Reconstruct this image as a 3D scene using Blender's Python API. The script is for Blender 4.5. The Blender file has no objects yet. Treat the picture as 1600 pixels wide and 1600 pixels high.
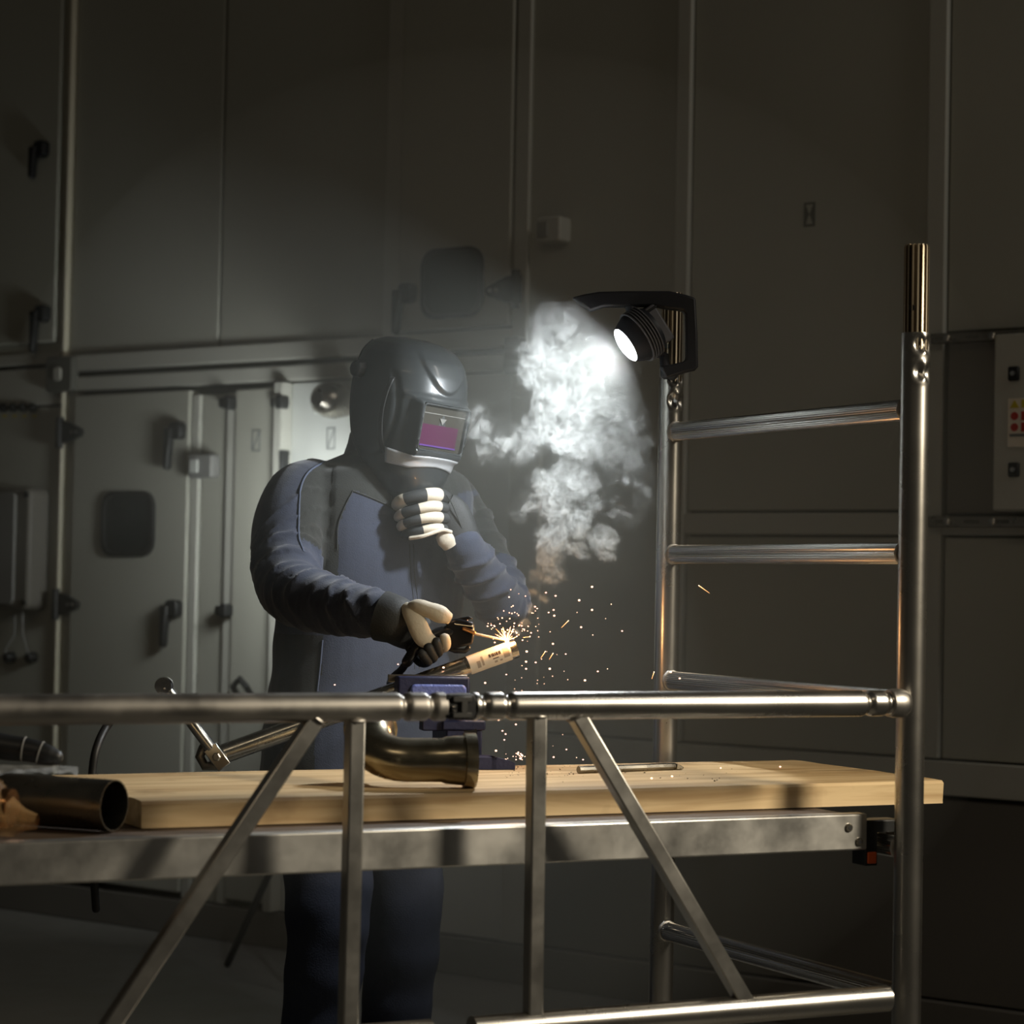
import bpy, bmesh, math, random
import numpy as np
from mathutils import Vector, Matrix, noise

random.seed(7)
sc = bpy.context.scene
col = sc.collection
V = Vector
R = math.radians

# ------------------------------------------------------------------ camera
FPX = 3650.0                       # focal length in pixels of the 1600 px frame
ROLL = R(1.11)
PITCH = math.atan(112.0 / FPX)
EYE = V((0.0, 0.0, 1.2))
FW = V((0, math.cos(PITCH), math.sin(PITCH)))
U0 = V((0, -math.sin(PITCH), math.cos(PITCH)))
CR = V((1, 0, 0)) * math.cos(ROLL) + U0 * math.sin(ROLL)
CU = U0 * math.cos(ROLL) - V((1, 0, 0)) * math.sin(ROLL)


def ray(x, y):
    return FW + CR * ((x - 800.0) / FPX) + CU * ((800.0 - y) / FPX)


def at(x, y, d):                   # point on a pixel's ray at depth d
    r = ray(x, y)
    return EYE + r * (d / r.y)


def atz(x, y, z):                  # point on a pixel's ray at height z
    r = ray(x, y)
    return EYE + r * ((z - EYE.z) / r.z)


cam_d = bpy.data.cameras.new('camera')
cam_d.sensor_width = 36.0
cam_d.lens = FPX * 36.0 / 1600.0
cam_d.clip_end = 60
cam_d.dof.use_dof = True
cam_d.dof.focus_distance = 4.5
cam_d.dof.aperture_fstop = 4.5
cam = bpy.data.objects.new('camera', cam_d)
col.objects.link(cam)
cam.matrix_world = Matrix(((CR.x, CU.x, -FW.x, EYE.x), (CR.y, CU.y, -FW.y, EYE.y), (CR.z, CU.z, -FW.z, EYE.z), (0, 0, 0, 1)))
sc.camera = cam

# ------------------------------------------------------------------ world, lights, exposure
w = bpy.data.worlds.new('hall')
sc.world = w
w.use_nodes = True
w.node_tree.nodes['Background'].inputs[0].default_value = (1.0, 0.92, 0.76, 1)
w.node_tree.nodes['Background'].inputs[1].default_value = 0.017
vs = sc.view_settings
vs.view_transform = 'Standard'
vs.look = 'None'
vs.gamma = 1.0
vs.use_curve_mapping = False
vs.exposure = 0.0
try:
    sc.cycles.volume_step_rate = 2.0
    sc.cycles.adaptive_threshold = .025
    sc.cycles.volume_bounces = 1
    sc.cycles.sample_clamp_indirect = 4.0
except Exception:
    pass


def area(name, loc, target, sx, sy, power, color):
    d = bpy.data.lights.new(name, 'AREA')
    d.shape = 'RECTANGLE'
    d.size, d.size_y, d.energy, d.color = sx, sy, power, color
    o = bpy.data.objects.new(name, d)
    col.objects.link(o)
    o.location = loc
    o.rotation_euler = (V(target) - V(loc)).to_track_quat('-Z', 'Y').to_euler()
    return o


# the hall's dim ceiling lamps, above and behind the photographer
area('hall_lamp_warm', (-1.2, -0.6, 5.0), (-0.2, 3.6, 0.9), 2.6, 0.35, 12, (1.0, 0.80, 0.55))
area('hall_lamp_cool', (4.6, 3.0, 4.6), (0.8, 4.3, 0.9), 0.5, 2.4, 30, (1.0, 0.93, 0.82))
# a warm work light standing at the photographer's right, turned down on the bench
bl = bpy.data.lights.new('bench_work_light', 'SPOT')
bl.energy, bl.color = 340, (1.0, 0.87, 0.66)
bl.spot_size, bl.spot_blend, bl.shadow_soft_size = R(48), 1.0, .22
blo = bpy.data.objects.new('bench_work_light', bl)
col.objects.link(blo)
blo.location = (2.6, 2.9, 2.2)
blo.rotation_euler = (V((.20, 3.9, .74)) - blo.location).to_track_quat('-Z', 'Y').to_euler()

# ------------------------------------------------------------------ materials
MAT = {}


def mat(name, color=(.5, .5, .5), rough=.5, metal=0., bump=0., bscale=60., noise_amt=0., nscale=20., rvar=0.,
        emit=None, estr=0., alpha=1., trans=0., coat=0., sheen=0., stretch=None, ior=1.45):
    m = bpy.data.materials.new(name)
    m.use_nodes = True
    nt = m.node_tree
    b = nt.nodes['Principled BSDF']
    b.inputs['Base Color'].default_value = (*color, 1)
    b.inputs['Roughness'].default_value = rough
    b.inputs['Metallic'].default_value = metal
    b.inputs['IOR'].default_value = ior
    b.inputs['Alpha'].default_value = alpha
    b.inputs['Transmission Weight'].default_value = trans
    b.inputs['Coat Weight'].default_value = coat
    b.inputs['Sheen Weight'].default_value = sheen
    if emit:
        b.inputs['Emission Color'].default_value = (*emit, 1)
        b.inputs['Emission Strength'].default_value = estr
    L = nt.links.new
    tc = nt.nodes.new('ShaderNodeTexCoord')
    src = tc.outputs['Object']
    if stretch:
        mp = nt.nodes.new('ShaderNodeMapping')
        mp.inputs['Scale'].default_value = stretch
        L(src, mp.inputs['Vector'])
        src = mp.outputs['Vector']
    if noise_amt or rvar:
        n = nt.nodes.new('ShaderNodeTexNoise')
        n.inputs['Scale'].default_value = nscale
        n.inputs['Detail'].default_value = 5
        n.inputs['Roughness'].default_value = .6
        L(src, n.inputs['Vector'])
        if noise_amt:
            mx = nt.nodes.new('ShaderNodeMix')
            mx.data_type = 'RGBA'
            mx.inputs['A'].default_value = (*[c * (1 - noise_amt) for c in color], 1)
            mx.inputs['B'].default_value = (*[min(1, c * (1 + noise_amt)) for c in color], 1)
            L(n.outputs['Fac'], mx.inputs['Factor'])
            L(mx.outputs['Result'], b.inputs['Base Color'])
        if rvar:
            mr = nt.nodes.new('ShaderNodeMapRange')
            mr.inputs['From Min'].default_value = .3
            mr.inputs['From Max'].default_value = .7
            mr.inputs['To Min'].default_value = max(.02, rough - rvar)
            mr.inputs['To Max'].default_value = rough + rvar
            L(n.outputs['Fac'], mr.inputs['Value'])
            L(mr.outputs['Result'], b.inputs['Roughness'])
    if bump:
        n2 = nt.nodes.new('ShaderNodeTexNoise')
        n2.inputs['Scale'].default_value = bscale
        n2.inputs['Detail'].default_value = 4
        L(src, n2.inputs['Vector'])
        bp = nt.nodes.new('ShaderNodeBump')
        bp.inputs['Strength'].default_value = bump
        bp.inputs['Distance'].default_value = .004
        L(n2.outputs['Fac'], bp.inputs['Height'])
        L(bp.outputs['Normal'], b.inputs['Normal'])
    MAT[name] = m
    return m


mat('panel', (.40, .40, .345), .42, noise_amt=.05, nscale=3, rvar=.06)
mat('panel_white', (.56, .58, .55), .4, noise_amt=.03, nscale=3)
mat('panel_dark', (.16, .15, .13), .5, noise_amt=.06, nscale=4)
mat('frame', (.47, .47, .42), .38, noise_amt=.04, nscale=6)
mat('trim', (.62, .58, .46), .35)
mat('seam', (.10, .10, .085), .7)
mat('black_plastic', (.012, .013, .014), .42, bump=.05, bscale=250)
mat('black_rubber', (.010, .010, .011), .6)
mat('window_glass', (.012, .016, .016), .12)
mat('grey_plastic', (.22, .22, .21), .45)
mat('chrome_dull', (.5, .5, .48), .28, metal=1)
mat('alu', (.56, .54, .50), .28, metal=1, noise_amt=.05, nscale=6, rvar=.03)
mat('alu_rung', (.58, .565, .53), .26, metal=1)
mat('alu_bar', (.60, .585, .55), .33, metal=1, noise_amt=.08, nscale=10, rvar=.06)
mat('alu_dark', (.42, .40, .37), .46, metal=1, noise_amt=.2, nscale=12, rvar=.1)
mat('alu_beam', (.66, .65, .62), .40, metal=1, noise_amt=.16, nscale=7, rvar=.1)
mat('brass_tube', (.66, .57, .42), .46, metal=1)
mat('steel_bright', (.72, .71, .68), .16, metal=1, noise_amt=.08, nscale=30, rvar=.08)
mat('steel_pipe', (.56, .55, .50), .26, metal=1, noise_amt=.14, nscale=18, rvar=.08)
mat('steel_dark', (.30, .28, .24), .30, metal=1, noise_amt=.2, nscale=20, rvar=.08)
mat('brassy_steel', (.40, .355, .255), .24, metal=1, noise_amt=.2, nscale=14, rvar=.06)
mat('copper', (.55, .28, .12), .28, metal=1, noise_amt=.15, nscale=20, rvar=.08)
mat('deck', (.12, .085, .06), .6, noise_amt=.2, nscale=20)
mat('paper', (.78, .72, .62), .6, noise_amt=.04, nscale=60)
mat('ink', (.06, .035, .03), .6)
mat('ink_faint', (.42, .36, .30), .6)
mat('orange', (.75, .12, .02), .5)
mat('floor', (.17, .165, .15), .55, noise_amt=.2, nscale=5, rvar=.1, bump=.05)
mat('yellow', (.55, .45, .03), .5)
mat('red', (.45, .03, .02), .5)
mat('grey_ink', (.16, .17, .17), .6)


def wood_mat(name, c1, c2):
    m = bpy.data.materials.new(name)
    m.use_nodes = True
    nt = m.node_tree
    b = nt.nodes['Principled BSDF']
    b.inputs['Roughness'].default_value = .62
    L = nt.links.new
    tc = nt.nodes.new('ShaderNodeTexCoord')
    mp = nt.nodes.new('ShaderNodeMapping')
    mp.inputs['Scale'].default_value = (1.2, 18, 18)
    L(tc.outputs['Object'], mp.inputs['Vector'])
    n = nt.nodes.new('ShaderNodeTexNoise')
    n.inputs['Scale'].default_value = 2.2
    n.inputs['Detail'].default_value = 6
    n.inputs['Distortion'].default_value = .8
    L(mp.outputs['Vector'], n.inputs['Vector'])
    cr = nt.nodes.new('ShaderNodeValToRGB')
    cr.color_ramp.elements[0].position = .33
    cr.color_ramp.elements[0].color = (*c1, 1)
    cr.color_ramp.elements[1].position = .62
    cr.color_ramp.elements[1].color = (*c2, 1)
    L(n.outputs['Fac'], cr.inputs['Fac'])
    n2 = nt.nodes.new('ShaderNodeTexNoise')
    n2.inputs['Scale'].default_value = 7
    n2.inputs['Detail'].default_value = 4
    L(tc.outputs['Object'], n2.inputs['Vector'])
    st = nt.nodes.new('ShaderNodeMapRange')
    st.inputs['From Min'].default_value = .60
    st.inputs['From Max'].default_value = .74
    st.inputs['To Min'].default_value = 0
    st.inputs['To Max'].default_value = .55
    L(n2.outputs['Fac'], st.inputs['Value'])
    mx = nt.nodes.new('ShaderNodeMix')
    mx.data_type = 'RGBA'
    mx.inputs['B'].default_value = (c1[0] * .45, c1[1] * .4, c1[2] * .35, 1)
    L(st.outputs['Result'], mx.inputs['Factor'])
    L(cr.outputs['Color'], mx.inputs['A'])
    L(mx.outputs['Result'], b.inputs['Base Color'])
    bp = nt.nodes.new('ShaderNodeBump')
    bp.inputs['Strength'].default_value = .3
    bp.inputs['Distance'].default_value = .002
    L(n.outputs['Fac'], bp.inputs['Height'])
    L(bp.outputs['Normal'], b.inputs['Normal'])
    MAT[name] = m


wood_mat('wood', (.42, .27, .12), (.66, .49, .27))

# ------------------------------------------------------------------ mesh helpers


def frame_of(d):
    d = d.normalized()
    a = V((0, 0, 1)) if abs(d.z) < .9 else V((1, 0, 0))
    u = d.cross(a).normalized()
    return u, u.cross(d).normalized() * -1


class MB:
    def __init__(self):
        self.v, self.f, self.m = [], [], []

    def add(self, verts, faces, m=0):
        n = len(self.v)
        self.v += [V(p) for p in verts]
        self.f += [tuple(i + n for i in f) for f in faces]
        self.m += [m] * len(faces)
        return self

    def loft(self, rings, m=0, cap=True, closed=True, ms=None):
        n = len(self.v)
        k = len(rings[0])
        for r in rings:
            self.v += [V(p) for p in r]
        for i in range(len(rings) - 1):
            for j in range(k if closed else k - 1):
                a, b = n + i * k + j, n + i * k + (j + 1) % k
                self.f.append((a, b, b + k, a + k))
                self.m.append(ms[i] if ms else m)
        if cap:
            self.f.append(tuple(n + j for j in reversed(range(k))))
            self.m.append(ms[0] if ms else m)
            self.f.append(tuple(n + (len(rings) - 1) * k + j for j in range(k)))
            self.m.append(ms[-1] if ms else m)
        return self

    def tube(self, pts, r, seg=16, m=0, cap=True, rnd=False, flat=1.0, up=None, ms=None):
        pts = [V(p) for p in pts]
        rs = list(r) if isinstance(r, (list, tuple)) else [r] * len(pts)
        if rnd:
            d0 = (pts[0] - pts[1]).normalized()
            d1 = (pts[-1] - pts[-2]).normalized()
            a, b = [], []
            for t in (80, 55, 28):
                a.append((pts[0] + d0 * rs[0] * math.sin(R(t)), rs[0] * math.cos(R(t))))
                b.append((pts[-1] + d1 * rs[-1] * math.sin(R(t)), rs[-1] * math.cos(R(t))))
            if ms:
                ms = [ms[0]] * 3 + list(ms) + [ms[-1]] * 3
            pts = [p for p, _ in a] + pts + [p for p, _ in reversed(b)]
            rs = [q for _, q in a] + rs + [q for _, q in reversed(b)]
        n = len(pts)
        rings = []
        u = None
        for i in range(n):
            d = (pts[min(i + 1, n - 1)] - pts[max(i - 1, 0)])
            d = d.normalized() if d.length > 1e-9 else V((0, 0, 1))
            if u is None:
                u = (up - d * up.dot(d)).normalized() if up is not None else frame_of(d)[0]
            else:
                u = (u - d * u.dot(d)).normalized()
            v = d.cross(u)
            rings.append([pts[i] + u * (rs[i] * math.cos(2 * math.pi * j / seg)) + v * (rs[i] * flat * math.sin(2 * math.pi * j / seg)) for j in range(seg)])
        return self.loft(rings, m, cap, ms=ms)

    def fbox(self, fn, a, b, c, m=0):
        q = [fn(x, y, z) for z in c for y in b for x in a]
        return self.add(q, [(0, 2, 3, 1), (4, 5, 7, 6), (0, 1, 5, 4), (2, 6, 7, 3), (0, 4, 6, 2), (1, 3, 7, 5)], m)

    def prism(self, fn, poly, b0, b1, m=0):          # poly in (a, c), extruded along b
        k = len(poly)
        q = [fn(a, b0, c) for a, c in poly] + [fn(a, b1, c) for a, c in poly]
        fs = [tuple(range(k)), tuple(reversed(range(k, 2 * k)))]
        fs += [(i, i + k, (i + 1) % k + k, (i + 1) % k) for i in range(k)]
        return self.add(q, fs, m)

    def sphere(self, c, r, m=0, seg=16, ring=10, sc3=(1, 1, 1)):
        c = V(c)
        rings = []
        for i in range(1, ring):
            t = math.pi * i / ring
            rings.append([c + V((r * sc3[0] * math.sin(t) * math.cos(2 * math.pi * j / seg), r * sc3[1] * math.sin(t) * math.sin(2 * math.pi * j / seg), r * sc3[2] * math.cos(t))) for j in range(seg)])
        return self.loft(rings, m)

    def lathe(self, org, axis, prof, seg=32, m=0, cap=True, ms=None):   # prof: (along, radius)
        axis = V(axis).normalized()
        u, v = frame_of(axis)
        rings = [[V(org) + axis * a + (u * math.cos(2 * math.pi * j / seg) + v * math.sin(2 * math.pi * j / seg)) * r for j in range(seg)] for a, r in prof]
        return self.loft(rings, m, cap, ms=ms)

    def build(self, name, mats, parent=None, bevel=0., bseg=2, angle=35, smooth=True, loc=None):
        org = V(loc) if loc is not None else (V(parent['_org']) if parent is not None else V((0, 0, 0)))
        me = bpy.data.meshes.new(name)
        me.from_pydata([tuple(p - org) for p in self.v], [], self.f)
        ml = mats if isinstance(mats, (list, tuple)) else [mats]
        for x in ml:
            me.materials.append(MAT[x] if isinstance(x, str) else x)
        if len(ml) > 1:
            me.polygons.foreach_set('material_index', self.m)
        bm = bmesh.new()
        bm.from_mesh(me)
        bmesh.ops.recalc_face_normals(bm, faces=bm.faces)
        bm.to_mesh(me)
        bm.free()
        if smooth:
            me.polygons.foreach_set('use_smooth', [True] * len(me.polygons))
            me.set_sharp_from_angle(angle=R(angle))
        me.update()
        o = bpy.data.objects.new(name, me)
        col.objects.link(o)
        if parent is not None:
            o.parent = parent
        if loc is not None and parent is None:
            o.location = loc
        o['_org'] = tuple(org)
        if bevel:
            bv = o.modifiers.new('bevel', 'BEVEL')
            bv.width, bv.segments, bv.limit_method, bv.angle_limit = bevel, bseg, 'ANGLE', R(40)
            bv.harden_normals = False
        return o


def tag(o, label=None, cat=None, group=None, kind=None):
    for k, x in (('label', label), ('category', cat), ('group', group), ('kind', kind)):
        if x:
            o[k] = x
    return o


def thing(name, label, cat, loc=(0, 0, 0), group=None):
    o = bpy.data.objects.new(name, None)
    col.objects.link(o)
    o.location = loc
    o.empty_display_size = .05
    o['_org'] = tuple(loc)
    return tag(o, label, cat, group)


def copy_piece(o, offset, parent=None):
    c = o.copy()
    col.objects.link(c)
    c.location = o.location + V(offset)
    if parent is not None:
        c.parent = parent
    return c


def rrect(cx, cz, wd, ht, r, n=5):
    out = []
    for qx, qz, a0 in ((1, 1, 0), (-1, 1, 90), (-1, -1, 180), (1, -1, 270)):
        for i in range(n + 1):
            a = R(a0 + 90 * i / n)
            out.append((cx + qx * (wd / 2 - r) + r * math.cos(a), cz + qz * (ht / 2 - r) + r * math.sin(a)))
    return out


def spline(pts, k=6):
    """Catmull-Rom through points (any vector length)."""
    P = [np.array(p, float) for p in pts]
    P = [2 * P[0] - P[1]] + P + [2 * P[-1] - P[-2]]
    out = []
    for i in range(1, len(P) - 2):
        for j in range(k):
            t = j / k
            out.append(.5 * (2 * P[i] + (P[i + 1] - P[i - 1]) * t + (2 * P[i - 1] - 5 * P[i] + 4 * P[i + 1] - P[i + 2]) * t * t + (3 * P[i] - P[i - 1] - 3 * P[i + 1] + P[i + 2]) * t ** 3))
    out.append(P[-2])
    return out


def px_path(pts, k=6):             # [(px, py, depth)] -> smooth world points
    return spline([tuple(at(*p)) for p in pts], k)
# ------------------------------------------------------------------ the setting: floor and the casing of the ventilation plant
WD = V((.8024, -.5968, 0))         # along the wall, to the right and nearer
WN = V((-.5968, -.8024, 0))        # out of the wall
W0 = V((0, 7.1, 0))


def W(s, n, z):
    return W0 + WD * s + WN * n + V((0, 0, z))


def wpx(x, y, n=0.0):
    r = ray(x, y)
    q = EYE + r * ((W0 + WN * n - EYE).dot(WN) / r.dot(WN))
    return (q - W0).dot(WD), q.z


def wrect(x0, y0, x1, y1, n=0.0):  # pixel rectangle -> centre, size on the wall
    xm, ym = (x0 + x1) / 2, (y0 + y1) / 2
    return ((wpx(x0, ym, n)[0] + wpx(x1, ym, n)[0]) / 2, (wpx(xm, y0, n)[1] + wpx(xm, y1, n)[1]) / 2,
            wpx(x1, ym, n)[0] - wpx(x0, ym, n)[0], wpx(xm, y0, n)[1] - wpx(xm, y1, n)[1])


fl = MB().fbox(lambda a, b, c: V((a, b, c)), (-9, 9), (-5, 13), (-.1, 0)).build('floor', 'floor')
tag(fl, kind='structure')

wall = MB().fbox(W, (-4.6, 4.2), (-.25, -.03), (0, 4.0)).build('wall_back', 'seam')
tag(wall, kind='structure')


def wpanel(s0, s1, z0, z1, m='panel', n1=0.0, name='panel', n0=-.03, bev=.004):
    return MB().fbox(W, (s0, s1), (n0, n1), (z0, z1)).build(name, m, wall, bevel=bev)


ZG = 1.909                         # joint between upper and lower units
S = {k: wpx(x, y)[0] for k, (x, y) in dict(
    corner=(104, 620), door1_r=(312, 800), door2_l=(371, 800), door2_r=(445, 640), white_l=(455, 660), mid_l=(792, 1150), mid_r=(840, 1150),
    up_a=(345, 400), up_b=(605, 400), up_c=(629, 400), up_d=(806, 400), up_e=(828, 400), post_l=(1057, 400), post_r=(1079, 400),
    rp_l=(1451, 400), rp_r=(1480, 400)).items()}
# upper row of sandwich panels
up_z0 = ZG + .075
for a, b in ((-4.5, -2.75), (-2.74, S['corner'] - .03), (S['corner'] + .012, S['up_a'] - .006), (S['up_a'] + .006, S['up_b'] - .004),
             (S['up_e'], S['post_l'] - .004)):
    wpanel(a, b, up_z0 if a < S['up_c'] else .757, 3.9)
wpanel(S['post_r'] + .004, S['rp_l'] - .004, 1.42, 3.9)
wpanel(S['post_r'] + .004, S['rp_l'] - .004, .757, 1.345)
wpanel(S['rp_r'] + .004, 2.9, wpx(1520, 519)[1] + .004, 3.9)
wpanel(S['rp_r'] + .004, 2.9, .757, 1.345)
wpanel(2.91, 4.1, .757, 3.9)
# lower unit, left of the middle post
wpanel(-4.5, S['corner'] - .03, .12, ZG - .11)
wpanel(S['door1_r'] + .004, S['door2_l'] - .004, .12, ZG - .09)
wpanel(S['white_l'], S['mid_l'] - .004, .12, ZG - .065, 'panel_white')
wpanel(S['mid_r'], 2.9, .12, .65, 'panel_dark')
# posts and rails of the casing, standing a little proud
FR = []
for a, b, z0, z1, n1 in ((S['up_b'] - .002, S['up_c'], ZG + .01, 3.9, .014), (S['up_d'], S['up_e'], ZG + .01, 3.9, .014),
                         (S['post_l'], S['post_r'], .757, 3.9, .016), (S['rp_l'], S['rp_r'], .757, 3.9, .016),
                         (S['mid_l'], S['mid_r'], .12, ZG - .02, .014),
                         (S['door2_r'] - .006, S['white_l'], .12, ZG - .065, .05),
                         (S['corner'] + .016, S['corner'] + .062, .12, ZG - .06, .006),
                         (S['door1_r'] - .035, S['door1_r'], .12, ZG - .09, .012),
                         (S['door2_l'] - .045, S['door2_l'] - .004, .12, ZG - .09, .014)):
    wpanel(a, b, z0, z1, 'frame', n1, 'frame_post')
for a, b, z0, z1, n1 in ((S['corner'] + .02, S['up_b'] - .004, ZG + .012, ZG + .07, .016), (S['corner'] + .02, S['mid_l'] + .03, ZG - .058, ZG - .008, .012),
                         (-4.5, S['corner'] - .03, ZG + .045, ZG + .085, .010), (-4.5, S['corner'] - .03, ZG - .10, ZG + .03, .006),
                         (S['up_c'] + .002, S['up_d'] - .004, ZG + .012, ZG + .07, .016),
                         (S['post_r'], S['rp_r'], 1.352, 1.412, .014), (S['mid_r'], 4.1, .662, .752, .03), (S['rp_r'], 2.9, 1.352, 1.39, .014)):
    wpanel(a, b, z0, z1, 'frame', n1, 'frame_rail')
wpanel(S['corner'] - .006, S['corner'] + .004, .12, 3.9, 'trim', .022, 'corner_trim', bev=.003)
wpanel(-4.5, 4.1, 0, .115, 'panel_dark', .02, 'plinth')


def disc_bolt(mb, s, z, n, r, m=0):
    mb.lathe(W(s, n, z), WN, [(0, r), (.004, r), (.006, r * .6)], 12, m)


def wall_handle(parent, x, y, h_px, name='handle'):
    s, z = wpx(x, y)
    k = abs(wpx(x, y)[1] - wpx(x, y + h_px)[1])
    mb = MB()
    mb.prism(W, rrect(s + .012, z, .055, .06, .018), .0, .055)
    mb.prism(W, [(s - .032, z + .01), (s + .004, z + .01), (s - .008, z - .6 * k), (s - .011, z - k + .01), (s - .022, z - k), (s - .032, z - k + .012)], .035, .062)
    return mb.build(name, 'black_plastic', parent, bevel=.006)


def wall_window(parent, x0, y0, x1, y1, tint='window_glass'):
    s, z, wd, ht = wrect(x0, y0, x1, y1)
    r = MB()
    o, i = rrect(s, z, wd, ht, .055, 7), rrect(s, z, wd - .03, ht - .03, .045, 7)
    k = len(o)
    q = [W(a, .022, c) for a, c in o] + [W(a, .036, c) for a, c in o] + [W(a, .036, c) for a, c in i] + [W(a, .024, c) for a, c in i]
    fs = []
    for l in range(3):
        fs += [(l * k + j, l * k + (j + 1) % k, (l + 1) * k + (j + 1) % k, (l + 1) * k + j) for j in range(k)]
    r.add(q, fs)
    fr = r.build('window_frame', 'black_rubber', parent)
    MB().prism(W, i, .022, .027).build('window_pane', tint, fr)


def wall_hinge(parent, x, y, sgn=1, k=1.0, n=.02):
    s, z = wpx(x, y)
    mb = MB()
    mb.prism(W, [(s, z + .042 * k), (s + sgn * .045 * k, z + .038 * k), (s + sgn * .115 * k, z + .012 * k), (s + sgn * .122 * k, z), (s + sgn * .115 * k, z - .014 * k), (s + sgn * .045 * k, z - .036 * k), (s, z - .042 * k)], n, n + .022)
    mb.tube([W(s + sgn * .012, n + .018, z - .055 * k), W(s + sgn * .012, n + .018, z + .055 * k)], .014, 10)
    h = mb.build('hinge', 'black_plastic', parent, bevel=.003)
    for q in (.078, .102):
        b = MB()
        disc_bolt(b, s + sgn * q * k, z, n + .022, .006)
        b.build('bolt', 'chrome_dull', h)


def wdoor(n, s0, s1, z0, z1, m='panel'):
    d = MB().fbox(W, (s0, s1), (-.028, .022), (z0, z1)).build('door_%d' % n, m, bevel=.005)
    return tag(d, kind='structure')


d1 = wdoor(1, S['corner'] + .066, S['door1_r'] - .04, .14, ZG - .075)
wall_hinge(d1, 102, 677)
wall_hinge(d1, 96, 944)
wall_window(d1, 169, 768, 250, 870)
wall_handle(d1, 285, 674, 62)
wall_handle(d1, 279, 951, 62)
d2 = wdoor(2, S['door2_l'], S['door2_r'] - .014, .14, ZG - .08)
d3 = wdoor(3, S['up_c'] + .004, S['up_d'] - .008, 1.988, 3.85)
wall_window(d3, 668, 389, 763, 498)
wall_handle(d3, 643, 460, 66)
wall_hinge(d3, 822, 453, -1, 1.05)
d4 = wdoor(4, -3.6, S['corner'] - .05, 2.03, 3.85)
wall_handle(d4, 75, 492, 62)
wall_handle(d4, 73, 236, 46)


def cam_lock(parent, x, y):
    s, z = wpx(x, y)
    MB().prism(W, rrect(s, z, .055, .034, .012), .012, .05).prism(W, rrect(s + .018, z, .03, .045, .012), .02, .06).build('cam_lock', 'black_plastic', parent, bevel=.004)


cam_lock(d2, 366, 631)
cam_lock(d2, 360, 954)
cam_lock(d2, 447, 630)
s, z = wpx(453, 722)
MB().prism(W, rrect(s, z, .018, .075, .006), .012, .05).build('latch', 'black_plastic', d2, bevel=.004)
s, z = wpx(394, 1072)
MB().tube([W(s - .03, .02, z - .06), W(s - .03, .06, z), W(s, .06, z + .025), W(s + .03, .06, z), W(s + .03, .02, z - .05)], .011, 10).build('grip', 'black_plastic', d2)


# outline marks printed on the casing (a slim box with a diagonal stroke)
def outline_mark(parent, x0, y0, x1, y1, m, n):
    s, z, wd, ht = wrect(x0, y0, x1, y1)
    mb = MB()
    t = .004
    for a, b, c, d in ((s - wd / 2, s + wd / 2, z + ht / 2 - t, z + ht / 2), (s - wd / 2, s + wd / 2, z - ht / 2, z - ht / 2 + t),
                       (s - wd / 2, s - wd / 2 + t, z - ht / 2, z + ht / 2), (s + wd / 2 - t, s + wd / 2, z - ht / 2, z + ht / 2)):
        mb.fbox(W, (a, b), (n, n + .0015), (c, d))
    mb.prism(W, [(s - wd / 2, z - ht / 2), (s - wd / 2 + t, z - ht / 2), (s + wd / 2, z + ht / 2), (s + wd / 2 - t, z + ht / 2)], n, n + .0015)
    mb.build('printed_mark', m, parent)


outline_mark(wall, 511, 668, 524, 702, 'grey_ink', .0005)
outline_mark(d2, 401, 672, 414, 706, 'grey_ink', .0225)
s, z, wd, ht = wrect(1256, 316, 1274, 354)
mk = MB().fbox(W, (s - wd / 2, s + wd / 2), (.0003, .0012), (z - ht / 2, z + ht / 2)).build('printed_mark', 'seam', wall)
mb = MB()
for q in (1, -1):
    mb.prism(W, [(s, z), (s + wd * .3, z + q * ht * .4), (s - wd * .3, z + q * ht * .4)], .0014, .002)
mb.build('hourglass_sign', 'panel', mk)

# joint plates where four casing corners meet
for x, y, w_, h_, m in ((105, 586, 40, 54, 'seam'), (812, 557, 26, 58, 'panel_dark')):
    s, z, wd, ht = wrect(x - w_ / 2, y - h_ / 2, x + w_ / 2, y + h_ / 2)
    j = MB().prism(W, rrect(s, z, wd, ht, .012), .005, .042).build('joint_plate', m, wall, bevel=.004)
    if m == 'seam':
        MB().prism(W, rrect(s, z, wd * .3, ht * .4, .012), .042, .05).build('joint_stud', 'frame', j, bevel=.004)

# ------------------------------------------------------------------ fittings on the casing


def fitting(name, label, cat, x0, y0, x1, y1, n0, n1, m, bev=.006, r=.012):
    s, z, wd, ht = wrect(x0, y0, x1, y1)
    t = thing(name, label, cat, W(s, n0, z - ht / 2))
    MB().prism(W, rrect(s, z, wd, ht, r), n0, n1).build('body', m, t, bevel=bev)
    return t, s, z, wd, ht


t, s, z, wd, ht = fitting('switch_box', 'small grey switch box on the frame right of the left porthole door', 'switch', 313, 711, 349, 748, .014, .06, 'grey_plastic')
MB().prism(W, rrect(s - wd * .2, z, wd * .34, ht * .55, .005), .06, .068).build('rocker', 'panel_white', t, bevel=.002)
t, s, z, wd, ht = fitting('switch_box', 'small pale switch box beside the hinge of the raised porthole door', 'switch', 856, 342, 893, 382, .0, .06, 'frame')
MB().prism(W, rrect(s - wd * .2, z, wd * .42, ht * .6, .006), .06, .068).build('rocker', 'grey_plastic', t, bevel=.002)

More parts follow.
